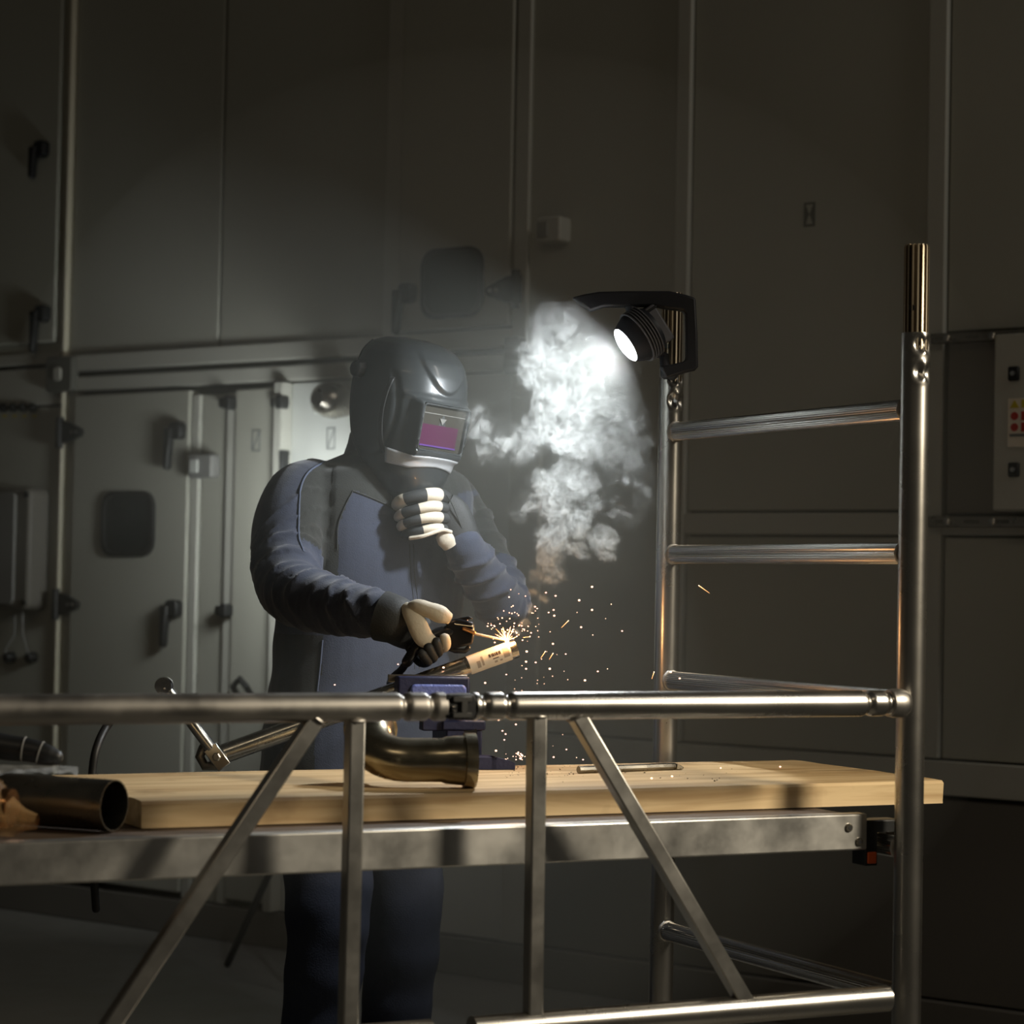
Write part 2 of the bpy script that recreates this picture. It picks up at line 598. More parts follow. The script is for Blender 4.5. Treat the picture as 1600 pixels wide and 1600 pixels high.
# tall slim control cabinet at the left edge with cables to two black glands
t, s, z, wd, ht = fitting('control_cabinet', 'tall slim grey control cabinet left of the porthole door', 'cabinet', 16, 764, 78, 952, .004, .10, 'panel_dark', .012, .03)
MB().prism(W, rrect(s - wd * .12, z, wd * .62, ht * .92, .02), .10, .112).build('cover', 'grey_plastic', t, bevel=.004)
for q, (dx, dz) in enumerate(((-.35, .44), (.42, .44), (-.35, -.44), (.42, -.44))):
    b = MB()
    disc_bolt(b, s + wd * dx, z + ht * dz, .10, .012)
    b.build('corner_screw', 'black_plastic', t)
for k, (gx, gy, tx) in enumerate(((20, 1027, 33), (54, 1027, 45))):
    g = thing('cable_gland', 'round black cable gland under the slim cabinet with a thin cable', 'cable gland', W(*[wpx(gx, gy)[0], 0, wpx(gx, gy)[1]]), 'cable glands under the cabinet')
    s2, z2 = wpx(gx, gy)
    s3, z3 = wpx(tx, 955)
    MB().lathe(W(s2, 0, z2), WN, [(0, .020), (.03, .020), (.036, .016)], 14).build('nut', 'black_plastic', g)
    MB().tube([W(s3, .03, z3), W(s3 + .004, .03, (z2 + z3) / 2), W(s2 + .004, .04, z2 + .03), W(s2, .03, z2)], .0035, 8).build('lead', 'grey_plastic', g)
for k in range(4):
    s2, z2 = wpx(8 + 15.5 * k, 637)
    g = thing('cable_plug', 'black round plug in the row of four above the slim cabinet', 'plug', W(s2, 0, z2), 'row of four round plugs')
    MB().lathe(W(s2, 0, z2), WN, [(0, .016), (.018, .016), (.024, .011)], 14).build('plug_body', 'black_plastic', g)
    MB().fbox(W, (s2 - .012, s2 + .010), (.0, .0012), (z2 - .034, z2 - .026)).build('name_tag', 'yellow', g)

# round flue cap beside the helmet
s2, z2 = wpx(543, 628)
t = thing('duct_cap', 'round dark duct cap with a pale disc on the white panel', 'duct cap', W(s2, 0, z2 - .06))
MB().lathe(W(s2, 0, z2), WN, [(0, .045), (.03, .052), (.06, .058), (.10, .056), (.13, .045), (.15, .025)], 28).build('shell', 'steel_dark', t)
ax = (WN * .55 - WD * .8 + V((0, 0, -.02))).normalized()
MB().lathe(W(s2, .07, z2 - .004) + ax * .045, ax, [(0, .040), (.014, .040), (.020, .033)], 24).build('disc', 'panel_white', t)

# electrical enclosure at the right edge, on two strut channels
zt, zb = wpx(1520, 519)[1], wpx(1520, 806)[1]
for nm, y0, y1, lab in (('strut_channel', 518, 534, 'dark slotted strut channel along the top of the electrical enclosure'),
                        ('strut_channel', 806, 824, 'dark slotted strut channel along the foot of the electrical enclosure')):
    z1_, z0_ = wpx(1520, y0, .05)[1], wpx(1520, y1, .05)[1]
    sa, sb = wpx(1448, y0, .05)[0], 2.3
    t = thing(nm, lab, 'bracket', W(sa, .0, z0_), 'strut channels of the enclosure')
    MB().fbox(W, (sa, sb), (.020, .05), (z0_, z1_)).build('channel', 'steel_dark', t, bevel=.003)
    for k in range(5):
        sx = sa + .045 + k * .085
        MB().prism(W, rrect(sx, (z0_ + z1_) / 2, .045, .010, .005), .05, .0515).build('slot', 'seam', t)
    for sx in (.06, .19):
        b = MB()
        disc_bolt(b, sa + sx, (z0_ + z1_) / 2, .052, .010)
        b.build('bolt', 'chrome_dull', t)
sA = wpx(1478, 660, .02)[0]
sB = wpx(1562, 660, .12)[0]
back = wpanel(sA, sB + .1, zb + .005, zt - .005, 'panel_dark', .012, 'recess_panel')
t = thing('electrical_enclosure', 'grey electrical enclosure with warning stickers on strut channels', 'enclosure', W(sB, .05, zb))
z0_, z1_ = wpx(1580, 798, .16)[1], wpx(1580, 521, .16)[1]
MB().fbox(W, (sB, sB + .5), (.05, .16), (z0_, z1_)).build('box', 'frame', t, bevel=.006)
for y in (584, 734):
    a, b, c, d = wrect(1577, y - 11, 1594, y + 11, .16)
    q = MB().fbox(W, (a - c / 2, a + c / 2), (.16, .172), (b - d / 2, b + d / 2)).build('lock', 'black_plastic', t, bevel=.004)
    MB().lathe(W(a, .172, b), WN, [(0, .007), (.004, .006)], 12).build('key_slot', 'chrome_dull', q)
a, b, c, d = wrect(1575, 622, 1625, 698, .16)
lab = MB().fbox(W, (a - c / 2, a + c / 2), (.16, .1615), (b - d / 2, b + d / 2)).build('warning_sticker', 'paper', t)
l0, tp = a - c / 2, b + d / 2
for (f0, f1, m, x1) in ((.03, .20, 'yellow', 1.), (.27, .46, 'red', 1.), (.50, .69, 'red', 1.), (.73, .79, 'grey_ink', .9)):
    MB().fbox(W, (l0 + c * .42 if m != 'grey_ink' else l0 + c * .06, l0 + c * .97 * x1), (.1615, .1622), (tp - d * f1, tp - d * f0)).build('print_field', m, lab)
for f0, f1, m in ((.03, .20, 'yellow'),):
    MB().prism(W, [(l0 + c * .06, tp - d * f1), (l0 + c * .36, tp - d * f1), (l0 + c * .21, tp - d * f0)], .1615, .1625).build('warning_triangle', m, lab)
for f in (.365, .595):
    MB().lathe(W(l0 + c * .21, .1615, tp - d * f), WN, [(0, d * .085), (.0008, d * .085)], 18).build('prohibition_sign', 'red', lab)
# ------------------------------------------------------------------ the aluminium scaffold tower
E2 = V((-math.sin(R(27.1)), math.cos(R(27.1)), 0))
E1 = V((E2.y, -E2.x, 0))
NP = at(1426, 866, 3.99)
NP.z = 0
TW = .81                            # post to post
TL = 2.05                           # length of the platform bay


def T(a, b, z):
    return NP + E1 * a + E2 * b + V((0, 0, z))


RT = .0245


def post_mesh(top, spig, dents):
    """round post with crimped dents below its fluted spigot; local z from 0"""
    seg = 40
    zs = [0.02, .3, .6, .9, 1.1, top - .14] + [top - .13 + .0045 * i for i in range(29)] + [top]
    rings = []
    for z in zs:
        ring = []
        for j in range(seg):
            th = 2 * math.pi * j / seg
            r = RT
            for dth, dz in dents:
                da = (th - dth + math.pi) % (2 * math.pi) - math.pi
                e = (da / .40) ** 2 + ((z - (top - dz)) / .0135) ** 2
                r -= .0085 * math.exp(-e * 1.3)
                r += .0016 * math.exp(-((math.sqrt(e) - 1.35) / .3) ** 2)
            ring.append(V((r * math.cos(th), r * math.sin(th), z)))
        rings.append(ring)
    mb = MB().loft(rings)
    return mb


mat('groove_shade', (.16, .12, .075), .5, metal=1)


def spigot_mesh(z0, z1):
    rings = []
    n = 15
    seg = n * 6
    for z, k in ((z0 - .03, 1), (z1 - .004, 1), (z1, .93)):
        ring = []
        for j in range(seg):
            ph = (j % 6) / 6
            r = (.0214 if ph < .5 else .0172) * k
            ring.append(V((r * math.cos(2 * math.pi * j / seg), r * math.sin(2 * math.pi * j / seg), z)))
        rings.append(ring)
    mb = MB().loft(rings, cap=False)
    mb.m = [1 if (q % seg) % 6 in (2, 3, 4, 5) else 0 for q in range(len(mb.m))]      # shade in the grooves, painted as a darker metal
    # hollow end: inner wall
    inner = []
    for z in (z1, z1 - .05):
        inner.append([V((.0165 * math.cos(2 * math.pi * j / seg), .0165 * math.sin(2 * math.pi * j / seg), z)) for j in range(seg)])
    mb.loft([rings[-1]] + inner, cap=False)
    mb.f.append(tuple(len(mb.v) - seg + j for j in range(seg)))
    mb.m.append(0)
    return mb


POST_TOP = at(1428, 521, 3.99).z
SPIG_TOP = at(1431, 383, 3.99).z
RUNG_Z = [1.2 + q for q in (.312, .065, -.188, -.438, -.688, -.938)]
ribbed_seg = 60


def rung_mesh(z):
    """fluted cross tube between the two posts, from b=0 to TW"""
    rings = []
    for b, k in ((.018, 1), (TW - .018, 1)):
        ring = []
        for j in range(ribbed_seg):
            th = 2 * math.pi * j / ribbed_seg
            r = .0187 - (.0011 if j % 2 else 0)
            ring.append(T(0, b, z) + (E1 * math.cos(th) + V((0, 0, 1)) * math.sin(th)) * r)
        rings.append(ring)
    return MB().loft(rings)


def torus_bead(org, axis, R0_, r0, wob=.15, seg=28):
    u, v = frame_of(axis)
    rings = []
    for i in range(seg):
        a = 2 * math.pi * i / seg
        d = u * math.cos(a) + v * math.sin(a)
        rr = r0 * (1 + wob * math.sin(i * 2.4))
        rings.append([V(org) + d * (R0_ + rr * math.cos(2 * math.pi * j / 8)) + V(axis).normalized() * (rr * math.sin(2 * math.pi * j / 8)) for j in range(8)])
    rings.append(rings[0])
    return rings


tower = thing('scaffold_tower_frame', 'silver aluminium scaffold end frame with ribbed rungs and fluted spigots', 'scaffold', T(0, TW / 2, 0))
rngd = [(R(-110 + 27), .020), (R(-55 + 20), .022), (R(-110 + 27), .067), (R(-55 + 20), .069), (R(95), .021), (R(95), .067)]
for b in (0.0, TW):
    pm = post_mesh(POST_TOP, SPIG_TOP, rngd)
    pm.v = [T(0, b, 0) + p for p in pm.v]
    po = pm.build('post', 'alu', tower, angle=50)
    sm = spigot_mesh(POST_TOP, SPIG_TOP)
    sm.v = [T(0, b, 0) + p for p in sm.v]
    sp = sm.build('spigot', ['brass_tube', 'groove_shade'], po, angle=25)
    p0 = T(0, b, POST_TOP + .042) + V((-.0105, -.0180, 0))
    MB().lathe(p0, (-.5, -.86, 0), [(-.002, .0055), (.0005, .0055)], 16).build('lock_hole', 'black_rubber', sp)
    MB().tube([T(0, b, .012), T(0, b, .05)], .034, 20).build('foot', 'black_rubber', po)
for z in RUNG_Z:
    ro = rung_mesh(z).build('rung', 'alu_rung', tower, angle=20)
    for b, s_ in ((.0225, 1), (TW - .0225, -1)):
        MB().loft(torus_bead(T(0, b, z), E2, .0185, .0035), cap=False).build('weld_bead', 'alu_dark', ro)

mat('lamp_iron', (.05, .05, .048), .5, metal=.5)
# --- folding guard rail in front: two tubes meeting at a dark hinge, with square struts down to a lower tube
RAIL_Z = 1.2 - .188
RB = -.038


def rail_a(x, y=1100):             # along-tower coordinate of a pixel on the rail
    r = ray(x, y)
    n0 = T(0, RB, 0)
    q = EYE + r * ((n0 - EYE).dot(E2) / r.dot(E2))
    return (q - NP).dot(E1)


def ring_tube(a0, a1, z, r, waist=(), b=RB):
    """horizontal tube with crimped necks at the given a positions"""
    n = 90
    xs = sorted(set([a0 + (a1 - a0) * i / n for i in range(n + 1)] + [w_ + d * .0016 for w_ in waist for d in range(-9, 10)]))
    rings = []
    for a in xs:
        q = r
        for w_ in waist:
            q -= .0052 * math.exp(-((a - w_) / .0055) ** 2)
        rings.append([T(a, b, z) + (E2 * math.cos(2 * math.pi * j / 28) + V((0, 0, 1)) * math.sin(2 * math.pi * j / 28)) * q for j in range(28)])
    return MB().loft(rings)


hinge_a0, hinge_a1 = rail_a(692), rail_a(738)
rail = thing('folding_guard_rail', 'silver folding scaffold rail with a dark centre hinge and square struts', 'scaffold rail', T(hinge_a0, RB, 0.0))
RRAD = .0218
ra_end = rail_a(1392)
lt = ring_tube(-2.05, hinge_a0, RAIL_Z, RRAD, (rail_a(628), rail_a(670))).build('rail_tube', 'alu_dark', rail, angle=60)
rt = ring_tube(hinge_a1, ra_end, RAIL_Z, RRAD, (rail_a(751), rail_a(790), rail_a(1352), rail_a(1384))).build('rail_tube', 'alu', rail, angle=60)
# centre hinge
hm = MB()
ha, hb = hinge_a0, hinge_a1
hm.prism(T, [(ha - .014, RAIL_Z), (ha, RAIL_Z + .018), (hb - .006, RAIL_Z + .0205), (hb + .006, RAIL_Z), (hb - .006, RAIL_Z - .0205), (ha, RAIL_Z - .018)], RB - .019, RB + .019)
hg = hm.build('hinge', 'black_plastic', rail, bevel=.003)
for dz in (.012, -.012):
    MB().fbox(T, (ha + .006, hb - .012), (RB - .0245, RB - .018), (RAIL_Z + dz - .004, RAIL_Z + dz + .004)).build('hinge_plate', 'lamp_iron', hg, bevel=.001)
MB().fbox(T, (ha + .020, ha + .030), (RB - .0245, RB - .018), (RAIL_Z - .010, RAIL_Z + .010)).build('hinge_web', 'lamp_iron', hg, bevel=.001)
MB().lathe(T(ha + .009, RB - .018, RAIL_Z - .001), -E2, [(0, .005), (.006, .005), (.008, .003)], 12).build('hinge_pin', 'steel_bright', hg)
# end clamp on the near post
cm = MB()
cm.lathe(T(ra_end - .006, RB, RAIL_Z), E1, [(0, .0225), (.012, .0245), (.026, .0245), (.036, .020), (.042, .011), (.044, .004)], 26)
cm.fbox(T, (ra_end + .000, ra_end + .03), (RB, RB + .03), (RAIL_Z - .02, RAIL_Z + .02))
cl = cm.build('end_clamp', 'alu_dark', rail, bevel=.002)
# lower tube and struts
LOW_Z = .52
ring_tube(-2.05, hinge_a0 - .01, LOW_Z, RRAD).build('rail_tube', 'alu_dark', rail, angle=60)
ring_tube(hinge_a1 + .01, ra_end, LOW_Z, RRAD).build('rail_tube', 'alu', rail, angle=60)


def strut(x0, y0, x1, y1):
    def pt(x, y):
        r = ray(x, y)
        n0 = T(0, RB, 0)
        q = EYE + r * ((n0 - EYE).dot(E2) / r.dot(E2))
        return (q - NP).dot(E1), q.z
    (a0, z0), (a1, z1) = pt(x0, y0), pt(x1, y1)
    k = (LOW_Z - z0) / (z1 - z0)
    a1, z1 = a0 + (a1 - a0) * k, LOW_Z
    d = V((a1 - a0, 0, z1 - z0)).normalized()
    nx = V((d.z, 0, -d.x)) * .0125
    poly = [(a0 + nx.x, z0 + nx.z), (a0 - nx.x, z0 - nx.z), (a1 - nx.x, z1 - nx.z), (a1 + nx.x, z1 + nx.z)]
    s_ = MB().prism(T, poly, RB - .0125, RB + .0125).build('strut', 'alu_bar', rail, bevel=.0025)
    MB().loft(torus_bead(T(a0, RB, z0 + .013 * 0), V(E1 * d.x + V((0, 0, d.z))), .0145, .003, .2, 20), cap=False).build('weld_bead', 'alu_dark', s_)


strut(555, 1126, 550, 1333)
strut(839, 1119, 836, 1333)
strut(492, 1124, 352, 1333)
strut(900, 1117, 1027, 1333)

# --- platform hooked on the rungs
PZ = .818
plat = thing('scaffold_platform', 'scaffold platform with bright aluminium side beam and dark deck', 'platform', T(-TL / 2, TW / 2, PZ - .07))
beam_end = -.046
for b0, b1 in ((.055, .085), (TW - .085, TW - .055)):
    bm_ = MB().fbox(T, (-TL, beam_end), (b0, b1), (PZ - .062, PZ)).build('side_beam', 'alu_beam', plat, bevel=.003)
    if b0 < .1:
        for x, y in ((1314, 1291), (1336, 1314)):
            q = at(x, y, 4.02)
            a = (q - NP).dot(E1)
            rv = MB().lathe(T(a, b0, q.z), -E2, [(0, .0075), (.002, .0075), (.004, .006)], 14).build('rivet', 'steel_dark', bm_)
            MB().lathe(T(a, b0 - .003, q.z), -E2, [(0, .0035), (.0014, .0035)], 10).build('rivet_core', 'black_rubber', rv)
    for a0, a1 in ((beam_end - .002, -.012),):
        hk = MB()
        hk.prism(T, [(a0, .806), (.024, .806), (.036, .796), (.036, .750), (.0225, .750), (.0225, .7845), (-.0225, .7845), (-.0225, .728), (a0, .728)], b0 + .002, b1 + .012)
        ho = hk.build('hook', 'black_plastic', plat, bevel=.002)
        MB().fbox(T, (a0 + .004, a0 + .022), (b0 - .001, b0 + .006), (PZ - .086, PZ - .066)).build('latch', 'orange', ho, bevel=.002)
MB().fbox(T, (-TL, beam_end - .02), (.0855, TW - .0855), (PZ - .022, PZ - .002)).build('deck_board', 'deck', plat, bevel=.002)

# --- the thick wooden board on the platform
a0, a1, b0, b1, z0, z1 = -1.30, .208, .178, .668, PZ, .860
nA, nB = 46, 14
mb = MB()


def edge_wob(a, s_):
    return .0022 * noise.noise(V((a * 9, s_ * 7.3, 1))) + .001 * noise.noise(V((a * 40, s_ * 3, 5)))


grid = {}
vs_ = []
for i in range(nA + 1):
    a = a0 + (a1 - a0) * i / nA
    row = []
    prof = [(b0, z0), (b0 + .001, z0 + .004), (b0, z1 - .006), (b0 + .004, z1 - .001)] + [(b0 + .004 + (b1 - b0 - .008) * k / nB, z1) for k in range(1, nB)] + [(b1 - .004, z1 - .001), (b1, z1 - .005), (b1, z0)]
    for k, (b, z) in enumerate(prof):
        db = edge_wob(a, 1 if k < 4 else 2) if (k < 4 or k > nB + 3) else 0
        dz = .0008 * noise.noise(V((a * 6, b * 20, 2))) if 3 < k < nB + 4 else 0
        da = .003 * noise.noise(V((b * 25, z * 40, i))) if i in (0, nA) else 0
        row.append(V((a + da, b + db, z + dz)))
    vs_.append(row)
board_org = T(a0, b0, z0)
mb.loft([[p - V((a0, b0, z0)) for p in r] for r in vs_])
me_ = mb.build('wooden_board', 'wood', angle=40)
me_.location = board_org
me_.rotation_euler = (0, 0, math.atan2(E1.y, E1.x))
me_['_org'] = (0, 0, 0)
tag(me_, 'thick pale pine board lying along the scaffold platform', 'board')
BT = .8605                          # top of the board
# ------------------------------------------------------------------ the welder
from mathutils.bvhtree import BVHTree

mat('navy', (.022, .029, .052), .86, noise_amt=.18, nscale=55, bump=.25, bscale=420, sheen=.25)
mat('jacket_black', (.011, .0125, .0105), .88, noise_amt=.2, nscale=55, bump=.25, bscale=420, sheen=.2)
mat('trouser', (.022, .027, .045), .9, noise_amt=.2, nscale=40, bump=.2, bscale=300)
mat('piping', (.055, .070, .11), .7)
mat('skin', (.45, .28, .20), .55)
mat('helmet', (.032, .036, .038), .36, metal=.3, coat=.35, noise_amt=.06, nscale=400)
mat('helmet_silver', (.42, .44, .46), .42, metal=.5, noise_amt=.15, nscale=500)
mat('helmet_groove', (.012, .013, .013), .5)
mat('lens_purple', (.045, .010, .030), .08)
mat('lens_olive', (.030, .028, .023), .08)
mat('lens_line', (.06, .025, .13), .2)
mat('lens_mark', (.12, .12, .11), .4)
mat('leather', (.50, .45, .36), .62, noise_amt=.10, nscale=60, bump=.15, bscale=200)
mat('leather_grey', (.42, .38, .33), .6, noise_amt=.1, nscale=60, bump=.15, bscale=200)
mat('glove', (.022, .024, .025), .68, noise_amt=.15, nscale=80, bump=.2, bscale=350)

PHI = R(38)
BF = V((math.sin(PHI), -math.cos(PHI), 0))      # the way he faces
BR = V((-math.cos(PHI), -math.sin(PHI), 0))     # to his right hand


def super_ring(c, a, b, n=2.4, seg=36, tilt=0.0):
    out = []
    for j in range(seg):
        th = 2 * math.pi * j / seg
        cx, sx = math.cos(th), math.sin(th)
        x = a * math.copysign(abs(cx) ** (2 / n), cx)
        y = b * math.copysign(abs(sx) ** (2 / n), sx)
        out.append(c + BR * x + BF * y + V((0, 0, tilt * y)))
    return out


def remeshed(mb, voxel, smooth_it=6):
    me = bpy.data.meshes.new('tmp')
    me.from_pydata([tuple(p) for p in mb.v], [], mb.f)
    bm = bmesh.new()
    bm.from_mesh(me)
    bmesh.ops.recalc_face_normals(bm, faces=bm.faces)
    bm.to_mesh(me)
    bm.free()
    o = bpy.data.objects.new('tmp', me)
    col.objects.link(o)
    m = o.modifiers.new('r', 'REMESH')
    m.mode, m.voxel_size, m.use_smooth_shade = 'VOXEL', voxel, True
    if smooth_it:
        s_ = o.modifiers.new('s', 'SMOOTH')
        s_.factor, s_.iterations = .5, smooth_it
    dg = bpy.context.evaluated_depsgraph_get()
    res = bpy.data.meshes.new_from_object(o.evaluated_get(dg))
    bpy.data.objects.remove(o)
    bpy.data.meshes.remove(me)
    return res


def project(p):
    d = p - EYE
    k = d.dot(FW)
    return 800 + FPX * d.dot(CR) / k, 800 - FPX * d.dot(CU) / k


def in_poly(x, y, poly):
    c = False
    n = len(poly)
    for i in range(n):
        x0, y0 = poly[i]
        x1, y1 = poly[(i + 1) % n]
        if (y0 > y) != (y1 > y) and x < (x1 - x0) * (y - y0) / (y1 - y0) + x0:
            c = not c
    return c


PD = .20                            # he stands this much behind the first estimate
hip = at(562, 1200, 4.77 + PD)
person = thing('person', 'person in navy jacket, welding helmet and gloves, leaning over vise, fist at chin', 'person', (hip.x, hip.y, 0))

TORSO = [(622, 690, 4.745, .062, .066), (614, 704, 4.75, .078, .078), (606, 722, 4.76, .125, .092), (601, 742, 4.765, .182, .108), (595, 772, 4.77, .208, .124), (588, 830, 4.775, .212, .138),
         (582, 900, 4.775, .204, .140), (576, 980, 4.775, .196, .136), (570, 1060, 4.775, .200, .138), (565, 1140, 4.775, .210, .144), (562, 1205, 4.775, .212, .146)]
R_ARM = [(518, 764, 4.68, .056), (476, 772, 4.62, .070), (452, 810, 4.58, .072), (447, 865, 4.56, .071), (456, 922, 4.52, .066), (512, 945, 4.47, .059), (570, 957, 4.445, .050), (612, 967, 4.43, .044)]
L_ARM = [(688, 775, 4.88, .066), (716, 806, 4.88, .062), (744, 858, 4.85, .060), (778, 920, 4.77, .056), (786, 946, 4.70, .054), (768, 922, 4.62, .050), (745, 888, 4.555, .047), (726, 858, 4.515, .043)]


TORSO = [(x, y, z + PD - .035, a * 1.043, b * 1.043) for x, y, z, a, b in TORSO]
L_ARM = [(x, y, z + PD + .11 * k, r * 1.043) for (x, y, z, r), k in zip(L_ARM, (0, 0, 0, .2, .4, .7, .95, 1))]
R_ARM = [(x, y, z + PD * k, r * (1 + .043 * k)) for (x, y, z, r), k in zip(R_ARM, (1, 1, .95, .85, .62, .36, .12, 0))]


def body_rings(shrink):
    return [super_ring(at(x, y, z), a - shrink, b - shrink) for x, y, z, a, b in TORSO]


def arm_tube(mb, A, shrink, lo=0, hi=None):
    A = A[lo:hi]
    pr = spline([(*at(x, y, z), r - shrink) for x, y, z, r in A], 5)
    mb.tube([V(q[:3]) for q in pr], [float(q[3]) for q in pr], 20, rnd=True)
    return pr


# body under the clothes: head, neck, trunk, arms and legs in one skin
HC = at(633, 652, 4.66 + PD)
bd = MB()
bd.loft(body_rings(.03)[2:])
bd.sphere(HC - BF * .02 + V((0, 0, .01)), .088, sc3=(.9, 1.05, 1.25))
bd.tube([HC - BF * .04 - V((0, 0, .06)), at(606, 735, 4.77 + PD)], [.058, .062], 16)
arm_tube(bd, R_ARM, .02)
arm_tube(bd, L_ARM, .018)
LEG = []
for sgn, fwd in ((1, .05), (-1, -.03)):
    h0 = V((hip.x, hip.y, .86)) + BR * (.095 * sgn)
    kn = V((hip.x, hip.y, .47)) + BR * (.12 * sgn) + BF * (fwd + .03)
    an = V((hip.x, hip.y, .09)) + BR * (.14 * sgn) + BF * (fwd - .02)
    LEG.append((h0, kn, an))
    bd.tube([h0, kn, an], [.078, .055, .042], 14, rnd=True)
    bd.tube([an - V((0, 0, .04)), an + BF * .17 - V((0, 0, .06))], [.035, .028], 12, rnd=True)
bme = remeshed(bd, .014, 4)
bme.materials.append(MAT['skin'])
bo = bpy.data.objects.new('body', bme)
col.objects.link(bo)
bo.parent = person
bme.transform(Matrix.Translation(-V(person['_org'])))

# jacket: one cloth surface over trunk and arms, with modelled folds
jk = MB()
jk.loft(body_rings(0))
prR = arm_tube(jk, R_ARM, 0)
prL = arm_tube(jk, L_ARM, 0)
jme = remeshed(jk, .0058, 5)
nv = len(jme.vertices)
co = np.empty(nv * 3)
jme.vertices.foreach_get('co', co)
co = co.reshape(-1, 3)
no = np.empty(nv * 3)
jme.vertices.foreach_get('normal', no)
no = no.reshape(-1, 3)


def along(pr):
    P = np.array([q[:3] for q in pr])
    rad = np.array([q[3] for q in pr])
    seg = np.linalg.norm(np.diff(P, axis=0), axis=1)
    L = np.concatenate([[0], np.cumsum(seg)])
    best = np.full(nv, 1e9)
    t = np.zeros(nv)
    cen = np.zeros((nv, 3))
    for i in range(len(P) - 1):
        d = P[i + 1] - P[i]
        k = np.clip(((co - P[i]) @ d) / (d @ d), 0, 1)
        q = P[i] + k[:, None] * d
        dist = np.linalg.norm(co - q, axis=1) - (rad[i] + k * (rad[i + 1] - rad[i]))
        b = dist < best
        best[b] = dist[b]
        t[b] = (L[i] + k * seg[i])[b]
        cen[b] = q[b]
    return best, t, cen, L[-1]


dR, tR, cR, LR = along(prR)
dL, tL, cL, LL = along(prL)
cam_right, cam_up = np.array(CR), np.array(CU)
disp = np.zeros(nv)
nz = np.array([noise.noise(V(p) * 9) for p in co])
nz2 = np.array([noise.noise(V((p[0] * 5 + p[2] * 4, p[1] * 5, p[2] * 16 - p[0] * 9))) for p in co])
onR = (dR < .014) & (tR > .05)
onL = (dL < .014) & (tL > .05) & ~onR
upR = ((co - cR) @ cam_up) / .06
rtR = ((co - cR) @ cam_right) / .06


def ridge(x, p=2.2):
    return (1 - np.abs(np.sin(np.pi * x))) ** p


elb = .245                          # arc length of the right elbow
fore = np.clip((tR - elb + .03) / .05, 0, 1) * np.clip((LR - .01 - tR) / .05, 0, 1)
nz3 = np.array([noise.noise(V((p[0] * 14 + 3, p[1] * 9, p[2] * 12))) for p in co]) + .45
fold_f = (.35 + .9 * np.clip(nz3, 0, 1)) * ridge(tR / .047 + .5 * upR + .95 * nz, 1.4) * (.35 + .65 * np.clip(upR + .55, 0, 1)) * .0115 * fore
fold_u = ridge((tR + .05 * rtR) / .075 + 1.3 * nz + .2, 2.5) * (.0015 + .006 * np.clip(nz3, 0, 1)) * np.clip((tR - .07) / .06, 0, 1) * np.clip((elb + .02 - tR) / .05, 0, 1)
disp += np.where(onR, fold_f + fold_u - .003, 0)
upL = ((co - cL) @ cam_up) / .05
fold_l = ridge(tL / .055 + .5 * upL + .7 * nz, 2.0) * .008
disp += np.where(onL, fold_l - .002, 0)
tors = ~onR & ~onL
low = np.clip((1.10 - co[:, 2]) / .15, 0, 1)
disp += np.where(tors, nz2 * (.004 + .006 * low), nz2 * .0018)
co2 = co + no * disp[:, None]
jme.vertices.foreach_set('co', co2.ravel())
jme.update()
for k in ('navy', 'jacket_black'):
    jme.materials.append(MAT[k])
YOKE = [(575, 680), (520, 705), (500, 724), (476, 745), (467, 770), (466, 850), (476, 868), (492, 884), (514, 896), (528, 902), (527, 822), (551, 765), (600, 787), (640, 812), (720, 770), (770, 760), (760, 670)]
SIDE = [(380, 985), (420, 990), (503, 992), (502, 1050), (494, 1090), (490, 1230), (370, 1230)]
nf = len(jme.polygons)
mi = np.zeros(nf, int)
for i, p in enumerate(jme.polygons):
    vi = p.vertices[0]
    x, y = project(p.center)
    front = p.normal.dot(FW) < .15
    if onL[vi]:
        mi[i] = 1 if tL[vi] < .215 else 0
    elif onR[vi] and tR[vi] > .09:
        mi[i] = 1 if (front and in_poly(x, y, YOKE) and tR[vi] < .26) else 0
    elif in_poly(x, y, YOKE) or (in_poly(x, y, SIDE) and not onR[vi]) or not front:
        mi[i] = 1
jme.polygons.foreach_set('material_index', mi)
jme.polygons.foreach_set('use_smooth', [True] * nf)
jbvh = BVHTree.FromPolygons([tuple(p) for p in co2], [tuple(p.vertices) for p in jme.polygons])
jme.transform(Matrix.Translation(-V(person['_org'])))
jo = bpy.data.objects.new('jacket', jme)
col.objects.link(jo)
jo.parent = person
jo['_org'] = person['_org']
jo['label'] = 'navy fleece jacket with black shoulder panels'


def on_jacket(pts, lift=.001, k=8):
    out = []
    for x, y in spline(pts, k):
        h, n, i, d = jbvh.ray_cast(EYE, ray(x, y).normalized())
        if h is not None:
            out.append(h + n * lift)
    return out


MB().tube(on_jacket([(506, 722), (482, 738), (470, 762), (467, 800), (467, 840), (474, 862)]), .0022, 8).build('sleeve_seam', 'piping', jo)
MB().tube(on_jacket([(551, 767), (538, 793), (528, 822), (527, 860)]), .0014, 8).build('panel_seam', 'jacket_black', jo)
MB().tube(on_jacket([(551, 767), (575, 776), (600, 787), (622, 800)], .0008), .0016, 8).build('yoke_seam', 'jacket_black', jo)
MB().tube(on_jacket([(640, 850), (642, 900), (646, 940), (648, 1000), (648, 1045)], .0003), .0008, 8).build('zip', 'jacket_black', jo)
MB().tube(on_jacket([(646, 850), (648, 900), (653, 940), (656, 1000), (655, 1045)], .0003), .0007, 8).build('zip_flap', 'jacket_black', jo)
MB().tube(on_jacket([(504, 1000), (501, 1035), (496, 1080)], .0008), .0018, 8).build('pocket_seam', 'piping', jo)
